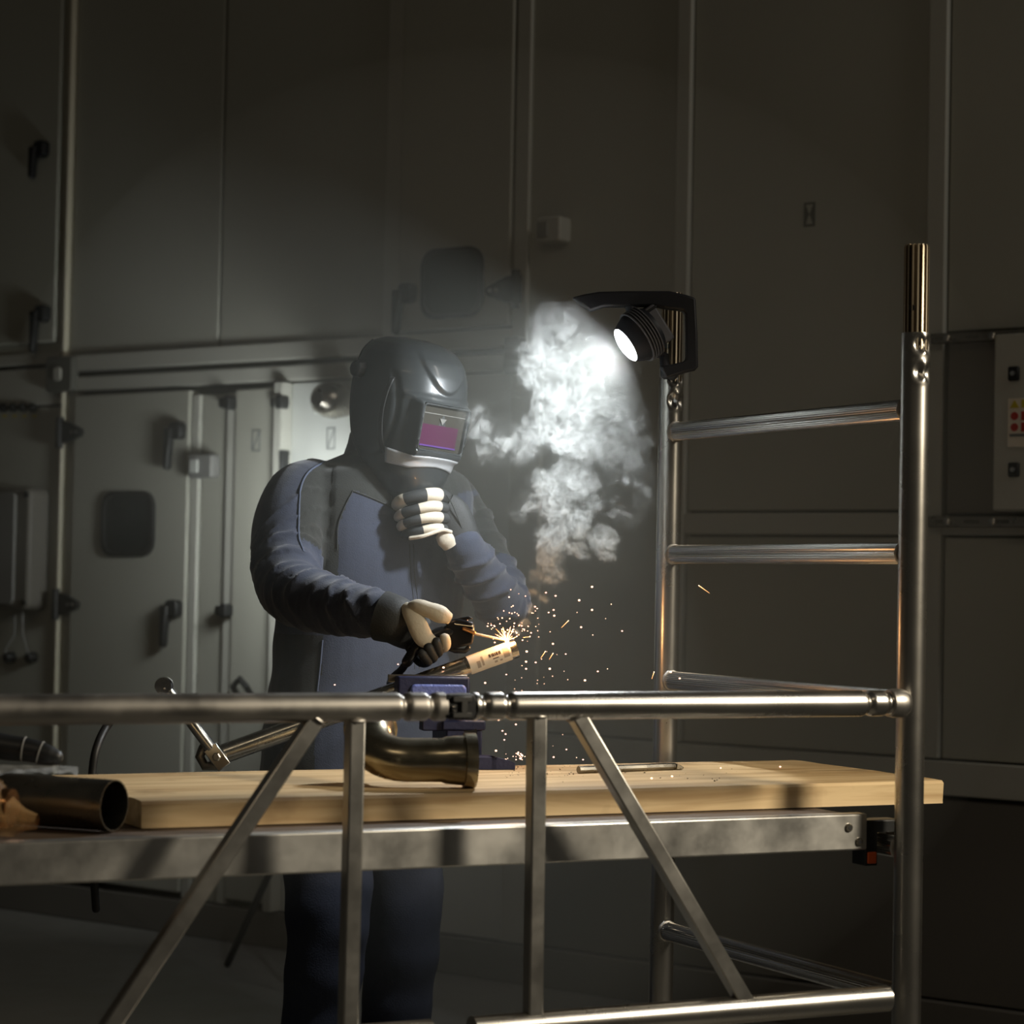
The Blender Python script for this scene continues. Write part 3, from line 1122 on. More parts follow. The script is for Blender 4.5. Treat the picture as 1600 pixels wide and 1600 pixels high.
# collar standing round the neck
cr_ = MB()
cc = at(606, 712, 4.755 + PD)
rings = []
for k, (dz, g) in enumerate(((-.02, 1.15), (.0, 1.1), (.025, 1.05), (.045, 1.04), (.052, 1.0), (.045, .93), (.0, .95))):
    rings.append([p + V((0, 0, dz)) for p in super_ring(cc + BF * (dz * .3), .084 * g, .082 * g, 2.2)])
cr_.loft(rings, cap=False).build('collar', 'jacket_black', jo)

# trousers and boots
tr = MB()
for h0, kn, an in LEG:
    tr.tube([h0, (h0 + kn) / 2, kn, (kn + an) / 2, an - V((0, 0, .0))], [.118, .102, .084, .076, .074], 20)
tr.loft([super_ring(V((hip.x, hip.y, z)), a, b) for z, a, b in ((.74, .16, .12), (.82, .19, .13), (.95, .19, .13))])
tme = remeshed(tr, .011, 5)
tn = np.empty(len(tme.vertices) * 3)
tme.vertices.foreach_get('co', tn)
tn = tn.reshape(-1, 3)
tn2 = np.empty_like(tn).ravel()
tme.vertices.foreach_get('normal', tn2)
tn += tn2.reshape(-1, 3) * np.array([.008 * noise.noise(V((p[0] * 8, p[1] * 8, p[2] * 14))) for p in tn])[:, None]
tme.vertices.foreach_set('co', tn.ravel())
tme.materials.append(MAT['trouser'])
tme.polygons.foreach_set('use_smooth', [True] * len(tme.polygons))
tme.transform(Matrix.Translation(-V(person['_org'])))
to = bpy.data.objects.new('trousers', tme)
col.objects.link(to)
to.parent = person
for h0, kn, an in LEG:
    b0 = V((an.x, an.y, 0))
    rg = []
    for f, wd, zt in ((-.085, .030, .05), (-.07, .046, .13), (-.02, .052, .16), (.05, .050, .13), (.11, .050, .09), (.17, .046, .065), (.205, .030, .045)):
        ring = []
        for j in range(16):
            th = 2 * math.pi * j / 16
            ring.append(b0 + BF * f + BR * (wd * math.cos(th)) + V((0, 0, .012 + zt / 2 + (zt / 2) * math.sin(th))))
        rg.append(ring)
    bt = MB().loft(rg).build('boot', 'black_rubber', person)
    MB().loft([[b0 + V((0, 0, z)) + BF * (.06 + .15 * math.cos(2 * math.pi * j / 20)) + BR * (.054 * math.sin(2 * math.pi * j / 20)) for j in range(20)] for z in (.001, .02)]).build('sole', 'black_plastic', bt)

# --- welding helmet
YAW, TILT, HR = R(42), R(10), R(4)
fh = V((math.sin(YAW) * math.cos(TILT), -math.cos(YAW) * math.cos(TILT), -math.sin(TILT)))
lh0 = V((math.cos(YAW), math.sin(YAW), 0))
uh0 = fh.cross(lh0) * -1
uh0 = lh0.cross(fh) if lh0.cross(fh).z > 0 else fh.cross(lh0)
lh = (lh0 * math.cos(HR) - uh0 * math.sin(HR)).normalized()
uh = (uh0 * math.cos(HR) + lh0 * math.sin(HR)).normalized()


def H(x, y, z):
    return HC + (lh * x + fh * y + uh * z) * 1.043


def sm(e0, e1, x):
    t = min(1, max(0, (x - e0) / (e1 - e0)))
    return t * t * (3 - 2 * t)


HP = [(-.160, .050, .112, 62), (-.145, .066, .120, 70), (-.11, .087, .128, 82), (-.06, .102, .132, 93), (0, .109, .132, 100), (.05, .110, .128, 104), (.09, .106, .119, 107), (.12, .096, .104, 112), (.14, .080, .082, 120), (.152, .056, .054, 140), (.157, .026, .022, 179)]


def hprof(z):
    for i in range(len(HP) - 1):
        if HP[i][0] <= z <= HP[i + 1][0] + 1e-9:
            t = (z - HP[i][0]) / (HP[i + 1][0] - HP[i][0])
            a, b, c, d = HP[max(i - 1, 0)], HP[i], HP[i + 1], HP[min(i + 2, len(HP) - 1)]
            return tuple(.5 * (2 * b[k] + (c[k] - a[k]) * t + (2 * a[k] - 5 * b[k] + 4 * c[k] - d[k]) * t * t + (3 * b[k] - a[k] - 3 * c[k] + d[k]) * t ** 3) for k in (1, 2, 3))
    return HP[-1][1:]


WZ, WH, WX = -.008, .043, .055      # window centre height, half height, half width
YF = .134                           # plane of the window box


def hsurf(al, z, detail=True):
    w_, d_, _ = hprof(z)
    s_, c_ = math.sin(al), math.cos(al)
    n = 2.35
    x = w_ * math.copysign(abs(s_) ** (2 / n), s_)
    y = d_ * math.copysign(abs(c_) ** (2 / n), c_) - .012
    if not detail:
        return x, y, z
    # flat box carrying the window, standing out of the shell
    ax = abs(x)
    half = .074 - .10 * max(0, -(z + .02))
    bx = (1 - sm(half - .014, half, ax)) * (1 - sm(.034, .048, z)) * sm(-.080, -.060, z)
    if c_ > 0:
        y += (YF - .03 * (z - WZ) ** 2 * 40 - .12 * ax - y) * bx
        # opening
        op = (1 - sm(WX, WX + .004, ax)) * (1 - sm(WH, WH + .004, abs(z - WZ)))
        y -= .016 * op
        # brow tongue, raised, rounded at the bottom
        tz = .056 + .9 * ax ** 2 / .05
        tongue = sm(tz, tz + .010, z) * (1 - sm(.048, .058, ax)) * (1 - sm(.11, .15, z))
        y += .007 * tongue
        # rolled brow edge over the window
        y += .005 * math.exp(-((z - .047) / .007) ** 2) * (1 - sm(.075, .095, ax))
    # cheek panel groove
    gx = .088 + .45 * (z + .0) ** 2 * 2
    g = math.exp(-((ax - gx) / .0035) ** 2) * sm(-.10, -.07, z) * (1 - sm(.07, .10, z)) if c_ > -.2 else 0
    k = 1 - .030 * g
    # rim roll at the back edge
    return x * k, y * k, z


na, nzr = 150, 130
vv, ff = [], []
for i in range(nzr + 1):
    z = -.160 + .317 * i / nzr
    amax = R(hprof(z)[2])
    for j in range(na + 1):
        u = -1 + 2 * j / na
        al = amax * u
        vv.append(H(*hsurf(al, z)))
for i in range(nzr):
    for j in range(na):
        q = i * (na + 1) + j
        ff.append((q, q + 1, q + na + 2, q + na + 1))
hm_ = MB().add(vv, ff)
helm = hm_.build('welding_helmet', 'helmet', person, angle=70)
helm['label'] = 'dark grey metallic welding helmet'
sol = helm.modifiers.new('thickness', 'SOLIDIFY')
sol.thickness, sol.offset = .003, -1
# bright rolled rim along the shell's edge
rim = [H(*hsurf(R(hprof(z)[2]), z, False)) for z in np.linspace(.14, -.160, 40)] + [H(*hsurf(R(a), -.160, False)) for a in np.linspace(62, -62, 24)[1:-1]] + [H(*hsurf(-R(hprof(z)[2]), z, False)) for z in np.linspace(-.160, .14, 40)]
MB().tube(rim, .0022, 8).build('rim', 'helmet', helm)


def hpatch(f, name, m, lift=.0012, nu=40, nv_=6):
    """strip on the shell: f(u, v) -> (angle, z)"""
    vv, ff = [], []
    for i in range(nv_ + 1):
        for j in range(nu + 1):
            al, z = f(j / nu, i / nv_)
            x, y, zz = hsurf(al, z)
            vv.append(H(x * (1 + lift * 6), y + lift, zz))
    for i in range(nv_):
        for j in range(nu):
            q = i * (nu + 1) + j
            ff.append((q, q + 1, q + nu + 2, q + nu + 1))
    o = MB().add(vv, ff).build(name, m, helm, angle=70)
    s_ = o.modifiers.new('thickness', 'SOLIDIFY')
    s_.thickness, s_.offset = .0012, 1
    return o


def band(u, v):
    a = -1.02 + 1.95 * u
    arch = .012 * math.cos(a * 1.5) - .016 * abs(a) * .3
    hgt = .020 + .010 * abs(a)
    return a, -.086 + arch + hgt * (v - .5) + .030 * max(0, abs(a) - .55)


hpatch(band, 'silver_band', 'helmet_silver')


def cheek(u, v):
    return R(-58 - 6 * (1 - (2 * v - 1) ** 2) - 5 * u), -.075 + .15 * v


hpatch(cheek, 'cheek_groove', 'helmet_groove', .0004, 4, 24)
# window: frame, dark purple filter, pale cover strip above it
YL = YF - .013
wf = MB()
wf.tube([H(x, YF - .004 - .12 * abs(x), z) for x, z in rrect(0, WZ, 2 * WX + .004, 2 * WH + .004, .006, 3)] + [H(WX + .002, YF - .004 - .12 * WX, WZ + WH - .004)], .0018, 8)
wf.build('window_rim', 'helmet', helm)


def lens(x0, x1, z0, z1, y, m, name, par=None):
    return MB().fbox(lambda a, b, c: H(a, b, c), (x0, x1), (y - .002, y), (z0, z1)).build(name, m, par or helm)


ln = lens(-WX, WX, WZ - WH, WZ + WH, YL - .004, 'lens_olive', 'cover_lens')
pf = lens(-WX + .004, WX - .014, WZ - WH + .006, WZ + .006, YL - .002, 'lens_purple', 'filter', ln)
lens(-WX + .004, WX - .014, WZ - WH + .006, WZ - WH + .009, YL - .0012, 'lens_line', 'filter_edge', ln)
lens(-WX, WX, WZ + .027, WZ + .0285, YL - .0022, 'lens_mark', 'lens_line', ln)
MB().prism(lambda a, b, c: H(a, b, c), [(-.010, WZ + .020), (.007, WZ + .020), (-.002, WZ + .008)], YL - .004, YL - .0015).build('triangle_mark', 'lens_mark', ln)
# hinge knobs, and the band of the headgear behind
for sx in (-1, 1):
    x, y, z = hsurf(R(sx * 96), .078, False)
    kp = H(x, y - .002, z)
    kx = (lh * sx).normalized()
    kn_ = MB().lathe(kp, kx, [(-.004, .019), (.004, .0195), (.016, .0175), (.020, .012)], 10).build('hinge_knob', 'black_plastic', helm, bevel=.002)
hb_ = [H(.088 * math.sin(t), -.02 + .1 * math.cos(t), .085) for t in np.linspace(R(85), R(275), 24)]
MB().tube(hb_, .012, 10, flat=.35).build('head_band', 'black_plastic', helm)
MB().sphere(HC - BF * .022 + V((0, 0, .012)), .098, sc3=(.92, 1.05, 1.25), seg=24, ring=16).build('hood', 'jacket_black', person)

# --- gloves


def finger(mb, pts, r, ms_fn=None, k=5, dz=0.):
    pr = spline([tuple(at(p[0], p[1], p[2] + dz)) for p in pts], k)
    r *= 1 + dz / 4.6
    n = len(pr)
    rs = [r * (1.0 - .18 * i / (n - 1) + .05 * math.sin(i / (n - 1) * math.pi * 3)) for i in range(n)]
    ms = [ms_fn(i / (n - 1)) if ms_fn else 0 for i in range(n)]
    mb.tube([V(q) for q in pr], rs, 14, rnd=True, ms=ms)


def flat_limb(mb, pts, k=5, m=0, dz=0.):
    pr = spline([(*at(p[0], p[1], p[2] + dz), p[3] * (1 + dz / 4.6), p[4]) for p in pts], k)
    # elliptical section: wide across 'up', thin along depth
    rings = []
    P = [V(q[:3]) for q in pr]
    n = len(P)
    for i in range(n):
        d = (P[min(i + 1, n - 1)] - P[max(i - 1, 0)]).normalized()
        dep = V((0, 1, 0))
        v = (dep - d * dep.dot(d)).normalized()
        u = d.cross(v)
        rings.append([P[i] + u * (pr[i][3] * math.cos(2 * math.pi * j / 20)) + v * (pr[i][4] * math.sin(2 * math.pi * j / 20)) for j in range(20)])
    c0, c1 = P[0], P[-1]
    rings = [[c0 + (p - c0) * .4 for p in rings[0]]] + rings + [[c1 + (p - c1) * .4 for p in rings[-1]]]
    mb.loft(rings, m)


# his left hand, closed at the chin of the helmet
gl = MB()
flat_limb(gl, [(690, 800, 4.503, .041, .020), (701, 808, 4.506, .043, .024), (711, 824, 4.508, .041, .026), (719, 840, 4.511, .038, .030), (732, 864, 4.52, .037, .036)], dz=PD + .11)
finger(gl, [(694, 777, 4.500), (676, 773, 4.466), (648, 776, 4.455), (627, 783, 4.463), (620, 789, 4.490)], .0142, lambda t: 1 if (t < .34 or .62 < t) and t > .1 else 0, dz=PD + .11)
finger(gl, [(697, 795, 4.492), (676, 791, 4.458), (650, 796, 4.446), (628, 803, 4.455), (622, 808, 4.480)], .0112, lambda t: 1 if .1 < t < .42 else (2 if t > .66 else 0), dz=PD + .11)
finger(gl, [(698, 811, 4.492), (678, 808, 4.458), (652, 812, 4.447), (631, 819, 4.456), (626, 823, 4.480)], .0110, lambda t: 1 if .1 < t < .42 else (2 if t > .66 else 0), dz=PD + .11)
finger(gl, [(697, 827, 4.495), (680, 825, 4.462), (657, 829, 4.453), (638, 833, 4.461), (632, 836, 4.480)], .0100, lambda t: 1 if .1 < t < .42 else 0, dz=PD + .11)
finger(gl, [(704, 800, 4.525), (690, 784, 4.540), (664, 772, 4.545), (640, 768, 4.540)], .0125, dz=PD + .11)
glo = gl.build('glove', ['glove', 'leather', 'leather_grey'], person, angle=75)
glo['label'] = 'black work glove with cream leather finger patches'
pm_ = MB()
flat_limb(pm_, [(688, 834, 4.478, .012, .007), (696, 843, 4.472, .017, .009), (703, 855, 4.478, .013, .008)], dz=PD + .11)
pm_.build('palm_patch', 'leather', glo, angle=75)
MB().tube(px_path([(641, 841, 4.450 + PD + .11), (660, 838, 4.445 + PD + .11), (678, 832, 4.452 + PD + .11), (692, 828, 4.462 + PD + .11), (704, 831, 4.470 + PD + .11)]), .0042, 8, rnd=True).build('edge_binding', 'leather', glo)
MB().tube(px_path([(690, 765, 4.480 + PD + .11), (704, 783, 4.478 + PD + .11), (714, 806, 4.480 + PD + .11), (722, 826, 4.484 + PD + .11)]), .0012, 6).build('back_seam', 'jacket_black', glo)

# his right hand, round the electrode holder
g2 = MB()
flat_limb(g2, [(596, 962, 4.440, .049, .047), (618, 969, 4.432, .046, .045), (634, 978, 4.440, .044, .030), (648, 986, 4.450, .040, .022), (662, 994, 4.452, .030, .018)])
flat_limb(g2, [(636, 957, 4.410, .014, .014), (652, 950, 4.394, .0165, .015), (670, 953, 4.386, .0150, .014), (688, 960, 4.386, .0170, .014), (703, 967, 4.392, .0105, .010)], m=1)
finger(g2, [(660, 990, 4.456), (682, 1010, 4.436), (694, 1010, 4.404), (695, 998, 4.386)], .0128, lambda t: 1 if t > .5 else 0)
finger(g2, [(654, 996, 4.456), (676, 1018, 4.436), (684, 1018, 4.402), (682, 1004, 4.382)], .0128)
finger(g2, [(646, 1000, 4.454), (668, 1026, 4.434), (676, 1026, 4.402), (670, 1012, 4.380)], .0126)
finger(g2, [(638, 1004, 4.450), (656, 1032, 4.434), (668, 1033, 4.402), (660, 1021, 4.380)], .0118)
g2o = g2.build('glove', ['glove', 'leather', 'leather_grey'], person, angle=75)
g2o['label'] = 'black work glove with cream thumb and palm'
pw = MB()
flat_limb(pw, [(632, 947, 4.402, .010, .006), (640, 956, 4.390, .015, .007), (649, 970, 4.384, .018, .008), (656, 985, 4.382, .019, .009), (664, 998, 4.383, .018, .009), (678, 1006, 4.386, .013, .008), (693, 1010, 4.392, .007, .005)])
pw.build('palm_patch', 'leather', g2o, angle=75)
# ------------------------------------------------------------------ tools and workpieces
mat('holder_black', (.012, .012, .013), .30, coat=.3)
mat('vise_blue_lit', (.12, .16, .46), .42, noise_amt=.2, nscale=60, bump=.5, bscale=160, coat=.3)  # hammered blue paint, lightened to stand in for lamp light on the jaw face
mat('vise_dark', (.016, .02, .06), .45, bump=.2, bscale=150)
mat('rod', (.42, .36, .30), .5, metal=.4)
mat('hot', (.8, .3, .1), .5, emit=(1.0, .52, .16), estr=12)
mat('spark', (1, .5, .3), .5, emit=(1.0, .55, .38), estr=3.2)
mat('spark_streak', (1, .5, .3), .5, emit=(1.0, .45, .16), estr=3)
mat('crumb', (.05, .035, .02), .8)
mat('cable', (.010, .010, .010), .5)
mat('film_clear', (.75, .78, .80), .22, alpha=.38, bump=.5, bscale=30)
mat('film_amber', (.80, .50, .22), .16, alpha=.26, bump=.5, bscale=30)
mat('lens_on', (1, 1, 1), .3, emit=(.93, .97, 1.0), estr=30)
mat('lamp_body', (.020, .022, .028), .48, bump=.06, bscale=200)
mat('lamp_grey', (.13, .13, .145), .45)
Z3 = V((0, 0, 1))

# electrode holder and rod
WELD = at(792, 1001, 4.42)
t = thing('electrode_holder', 'black electrode holder gripped in the gloved hand above the pipe', 'welding tool', at(690, 1000, 4.42))
MB().tube(px_path([(636, 1034, 4.404), (652, 1012, 4.404), (684, 992, 4.408), (706, 987, 4.414)]), [.0105] * 6 + [.0135] * 13, 16, rnd=True).build('handle', 'holder_black', t)


def Hd(a, b, c):                    # holder head frame, along the rod
    return at(720, 990, 4.415) + V((1, 0, -.05)).normalized() * a + V((0, 1, 0)) * b + V((.05, 0, 1)).normalized() * c


hd = MB().prism(Hd, [(-.03, -.012), (-.028, .020), (-.010, .028), (.010, .026), (.024, .022), (.026, .002), (.024, -.018), (.006, -.024), (-.012, -.030), (-.024, -.028)], -.014, .014).build('head', 'holder_black', t, bevel=.004)
MB().prism(Hd, [(-.034, .022), (.012, .034), (.022, .030), (-.028, .014)], -.010, .006).build('lever', 'holder_black', t, bevel=.002)
MB().tube([Hd(-.012, -.0145, .018), Hd(.020, -.0145, .016)], .0018, 8, rnd=True).build('spring_wire', 'steel_bright', hd)
MB().tube([Hd(.006, -.0145, .010), Hd(.025, -.0145, .004)], .004, 8, rnd=True).build('jaw_insert', 'copper', hd)
MB().tube([Hd(-.03, -.004, -.026), Hd(-.008, -.004, -.033), Hd(.010, -.004, -.032), Hd(.016, -.004, -.026)], .005, 10, rnd=True).build('trigger_guard', 'holder_black', t)
e0 = Hd(.022, -.002, .002)
rd = MB().tube([e0, e0 + (WELD - e0) * .96], [.0030, .0026], 10).build('electrode', 'rod', t)
MB().sphere(WELD, .0042, seg=12, ring=8).build('molten_tip', 'hot', rd)

# welding cable: from the holder down behind the vise and off the back of the board
cb = MB().tube(px_path([(635, 1036, 4.404), (626, 1048, 4.43), (612, 1062, 4.47), (602, 1092, 4.50), (560, 1110, 4.50), (470, 1104, 4.48), (380, 1098, 4.46), (270, 1092, 4.40), (205, 1100, 4.30), (172, 1128, 4.23), (152, 1165, 4.17), (144, 1210, 4.16), (142, 1290, 4.16), (150, 1420, 4.2)]), .0075, 12, rnd=True).build('welding_cable', 'cable')
tag(cb, 'thick black welding cable hanging from the electrode holder and off the board', 'cable')

# pipe being welded, with its folding steel leg
p_r, p_l = at(806, 1013, 4.43), at(327, 1186, 4.30)
pdx = (p_r - p_l).normalized()
PR = .0182
t = thing('steel_pipe', 'slim steel pipe with a paper label slanting up through the blue vise', 'pipe', p_l - Z3 * .02)
pm_ = MB()
u_, v_ = frame_of(pdx)
PLEN = (p_r - p_l).length
pm_.lathe(p_l, pdx, [(0, PR * .72), (0, PR), (PLEN, PR), (PLEN, PR * .84), (PLEN - .12, PR * .84)], 32)
po = pm_.build('tube', 'steel_pipe', t)
# label wrapped on the camera side
vc = (V((0, -1, 0)) - pdx * V((0, -1, 0)).dot(pdx)).normalized()
wc = pdx.cross(vc)
if wc.z < 0:
    wc = -wc


def on_pipe(a, ang, r):
    return p_r - pdx * a + (vc * math.cos(ang) + wc * math.sin(ang)) * r


def pipe_patch(a0, a1, g0, g1, r, m, name, par):
    vv, ff = [], []
    n = 14
    for i in range(n + 1):
        g = g0 + (g1 - g0) * i / n
        vv += [on_pipe(a0, g, r), on_pipe(a1, g, r)]
    for i in range(n):
        ff.append((2 * i, 2 * i + 1, 2 * i + 3, 2 * i + 2))
    return MB().add(vv, ff).build(name, m, par)


lb = pipe_patch(.014, .098, R(-78), R(72), PR + .0004, 'paper', 'paper_label', t)
# printed on the label: bold code line, small line, two grey blocks
for q, (x, w_) in enumerate(((.040, .0035), (.0445, .002), (.0475, .003), (.051, .0016), (.0545, .0036), (.0375, .0012), (.034, .003))):
    pipe_patch(x, x + w_, R(2), R(22), PR + .0007, 'ink', 'print_bar', lb)
pipe_patch(.040, .052, R(-14), R(-9), PR + .0007, 'ink', 'print_line', lb)
for a0_, a1_, g0_, g1_ in ((.044, .050, -40, -26), (.034, .039, -40, -28), (.070, .074, -30, 26), (.077, .084, -36, 6), (.018, .030, -30, 30)):
    pipe_patch(a0_, a1_, R(g0_), R(g1_), PR + .0006, 'ink_faint', 'print_block', lb)
pipe_patch(.0985, .104, R(-20), R(60), PR + .0005, 'steel_dark', 'scorch_ring', t)
# fork with bolt at the foot, and the folded leg
lt_ = at(257, 1072, 4.26)
lb_ = at(346, 1190, 4.275)
ld = (lt_ - lb_).normalized()
sd = ld.cross(V((0, 1, 0))).normalized()


def Lg(a, b, c):
    return lb_ + ld * a + V((0, 1, 0)) * b + sd * c


LN = (lt_ - lb_).length
lg = MB().tube([Lg(.03, -.002, 0), Lg(LN, -.002, 0)], .0128, 20, flat=.85).fbox(Lg, (-.012, .034), (-.013, -.010), (-.0135, .0135)).fbox(Lg, (.0, .034), (-.010, .013), (-.0135, -.0105)).fbox(Lg, (.0, .034), (-.010, .013), (.0105, .0135)).build('folding_leg', 'steel_bright', t, bevel=.0018)
MB().lathe(Lg(LN + .001, -.014, 0), (0, 1, 0), [(0, .0150), (.004, .0162), (.024, .0162), (.028, .015)], 22).build('leg_eye', 'steel_bright', lg)
MB().lathe(Lg(.012, -.013, 0), (0, -1, 0), [(0, .0080), (.004, .0080), (.0055, .006)], 6).build('pivot_bolt', 'steel_dark', lg)
MB().tube([at(318, 1168, 4.29), at(312, 1182, 4.29), at(320, 1197, 4.29), at(338, 1196, 4.29)], .009, 12, rnd=True).build('foot_claw', 'steel_dark', t)

# bench vise
VYAW = math.atan2(pdx.y, pdx.x)     # the jaws lie along the pipe
vb = at(700, 1195, 4.33)
pk = p_l + pdx * ((vb.x - p_l.x) / pdx.x)
vb = V((pk.x + math.sin(VYAW) * .0385, pk.y - math.cos(VYAW) * .0385, BT))
t = thing('bench_vise', 'dark blue bench vise clamping the pipe on the board', 'vise', vb)


def Vs(a, b, c):
    return vb + V((math.cos(VYAW), math.sin(VYAW), 0)) * a + V((-math.sin(VYAW), math.cos(VYAW), 0)) * b + Z3 * c


def vx(x, y, b=0.):
    q = at(x, y, vb.y + b)
    return q.x - vb.x, q.z - vb.z


jx0, jz1 = vx(617, 1055)
jx1, jz0 = vx(730, 1098)
jw = MB().fbox(Vs, (jx0, jx1), (-.025, .018), (jz0 - .005, jz1)).build('front_jaw', 'vise_dark', t, bevel=.004)
MB().prism(Vs, rrect((jx0 + jx1) / 2 + .008, (jz0 + jz1) / 2 - .006, jx1 - jx0 - .030, jz1 - jz0 - .016, .010), -.031, -.022).build('cast_face', 'vise_blue_lit', jw, bevel=.004)
MB().fbox(Vs, (jx0 - .012, jx1 + .002), (.010, .019), (jz1 - .012, jz1 + .002)).build('jaw_plate', 'steel_dark', jw, bevel=.001)
bk = MB().fbox(Vs, (jx0, jx1), (.062, .10), (jz0 - .03, jz1 - .012)).build('rear_jaw', 'vise_dark', t, bevel=.004)
MB().fbox(Vs, (jx0, jx1), (.058, .064), (jz0 - .005, jz1 - .014)).build('jaw_plate', 'steel_dark', bk, bevel=.001)
sx0, sz1 = vx(690, 1124)
sx1, _ = vx(755, 1124)
sl = MB().fbox(Vs, (sx0 - .004, sx1), (-.03, .10), (sz1 - .018, sz1)).fbox(Vs, (sx0 + .004, sx1 - .005), (-.025, .11), (sz1 - .075, sz1 - .016))
sl.fbox(Vs, ((jx0 + jx1) / 2 - .02, (jx0 + jx1) / 2 + .03), (-.02, .012), (sz1 - .02, jz0))
sl.build('slide', 'vise_dark', t, bevel=.003)
hx, hz = vx(730, 1143)
MB().lathe(Vs(hx, -.0255, hz), (0, -1, 0), [(0, .014), (.002, .014)], 20).build('screw_bore', 'black_rubber', t)
MB().lathe(Vs((sx0 + sx1) / 2, -.03, sz1 - .045), (-.05, -1, 0), [(0, .012), (.05, .012), (.055, .018), (.085, .018), (.09, .012)], 18).build('screw', 'steel_dark', t)
bs = MB().fbox(Vs, (-.04, .055), (-.05, .12), (.0, .016)).fbox(Vs, (-.01, .045), (-.02, .10), (.014, sz1 - .07))
bs.prism(Vs, [(.05, 0), (.094, 0), (.094, .012), (.085, .016), (.06, .022), (.05, .022)], -.105, -.07)
bs.prism(Vs, [(.02, 0), (.06, 0), (.06, .022), (.02, .022)], -.105, -.04)
bs.build('base', 'vise_dark', t, bevel=.003)

# pipe elbow with flanged socket on the front edge of the board
er, fr_ = .0365, .0455
eb = at(742, 1188, 3.885)
eb.z = BT + fr_
q0 = eb
ex = V((-.985, -.17, 0)).normalized()
ey = V((-.15, .92, .38)).normalized()
pts, rs = [], []
for s_, r_ in ((.0005, fr_ * .80), (0, fr_), (.019, fr_), (.0205, .0415), (.048, .0395), (.056, er), (.100, er)):
    pts.append(q0 + ex * s_)
    rs.append(r_)
c0 = q0 + ex * .112 + ey * .052
for k in range(13):
    a = R(90) * k / 12
    pts.append(c0 + ex * (.052 * math.sin(a)) - ey * (.052 * math.cos(a)))
    rs.append(er)
q1 = pts[-1]
for s_, r_ in ((.026, er), (.034, .0395), (.056, .0415), (.0575, fr_), (.074, fr_), (.0735, fr_ * .8)):
    pts.append(q1 + ey * s_)
    rs.append(r_)
# sockets drop to the board: shift so the flange touches
eo = MB().tube(pts, rs, 36, cap=False, up=Z3).build('pipe_elbow', 'brassy_steel', loc=(eb.x, eb.y, BT), angle=40)
so = eo.modifiers.new('wall', 'SOLIDIFY')
so.thickness, so.offset = .0025, -1
eo.rotation_euler = (0, 0, 0)
tag(eo, 'brassy steel ninety degree pipe elbow with flanged sockets at the board edge', 'pipe elbow')

# big steel tube lying on the deck at the left
q = atz(177, 1300, PZ)
tr_ = .0385
o0 = V((q.x, q.y + .004, PZ + tr_ + .0005))
axd = V((-.915, .40, 0)).normalized()
tb = MB().lathe(o0, axd, [(.0, tr_ - .0018), (0, tr_), (.42, tr_), (.42, tr_ - .0018)], 44, cap=False)
tb.lathe(o0, axd, [(.42, tr_ - .0018), (0, tr_ - .0018)], 44, cap=False)
tbo = tb.build('steel_tube', 'steel_dark', loc=(o0.x, o0.y, PZ))
tag(tbo, 'wide open-ended dark steel tube lying on the platform deck', 'pipe')

# copper fitting wrapped in amber film, left edge
cf = at(6, 1255, 3.40)
cf.z = PZ + .043
t = thing('copper_fitting', 'copper pipe fitting wrapped in clear amber film', 'pipe fitting', (cf.x, cf.y, PZ))
MB().lathe(cf + V((-.10, .02, 0)), (1, -.2, 0), [(0, .034), (.03, .034), (.034, .041), (.06, .042), (.075, .040), (.088, .034), (.10, .030), (.115, .028), (.115, .024)], 30).build('fitting', 'copper', t)
fm = MB()
rings = []
for k, (s_, r_) in enumerate(((-.02, .046), (.03, .047), (.07, .046), (.095, .040), (.115, .029), (.135, .016), (.155, .010))):
    ring = []
    for j in range(30):
        th = 2 * math.pi * j / 30
        rr = r_ * (1 + .10 * noise.noise(V((math.cos(th) * 2, math.sin(th) * 2, k * .8))) + .05 * math.sin(th * 7 + k))
        ring.append(cf + V((-.10, .02, 0)) + V((1, -.2, -.12 if s_ > .1 else 0)).normalized() * s_ + V((.1, .98, 0)) * (rr * math.cos(th)) + Z3 * max(-.0425, rr * math.sin(th)))
    rings.append(ring)
fm.loft(rings, cap=False).build('film', 'film_amber', t, angle=25)

# crumpled clear plastic sheet over the tube
vv, ff = [], []
nx, ny = 30, 12
for i in range(nx + 1):
    for j in range(ny + 1):
        x = -20 + 142 * i / nx
        y0_, y1_ = 1193 + .06 * max(0, x - 40), 1209
        fy = j / ny
        p = at(x, y0_ + (y1_ - y0_) * fy, 3.60 - .08 * fy)
        p += fy * V((0, .012 * noise.noise(V((i * .22, j * .25, 3))), .006 * noise.noise(V((i * .3, j * .3, 9)))))
        vv.append(p)
for i in range(nx):
    for j in range(ny):
        a = i * (ny + 1) + j
        ff.append((a, a + 1, a + ny + 2, a + ny + 1))
pl = MB().add(vv, ff).build('plastic_sheet', 'film_clear', loc=tuple(at(50, 1208, 3.55)), angle=80)
tag(pl, 'crumpled clear plastic sheet behind the wide steel tube', 'plastic sheet')

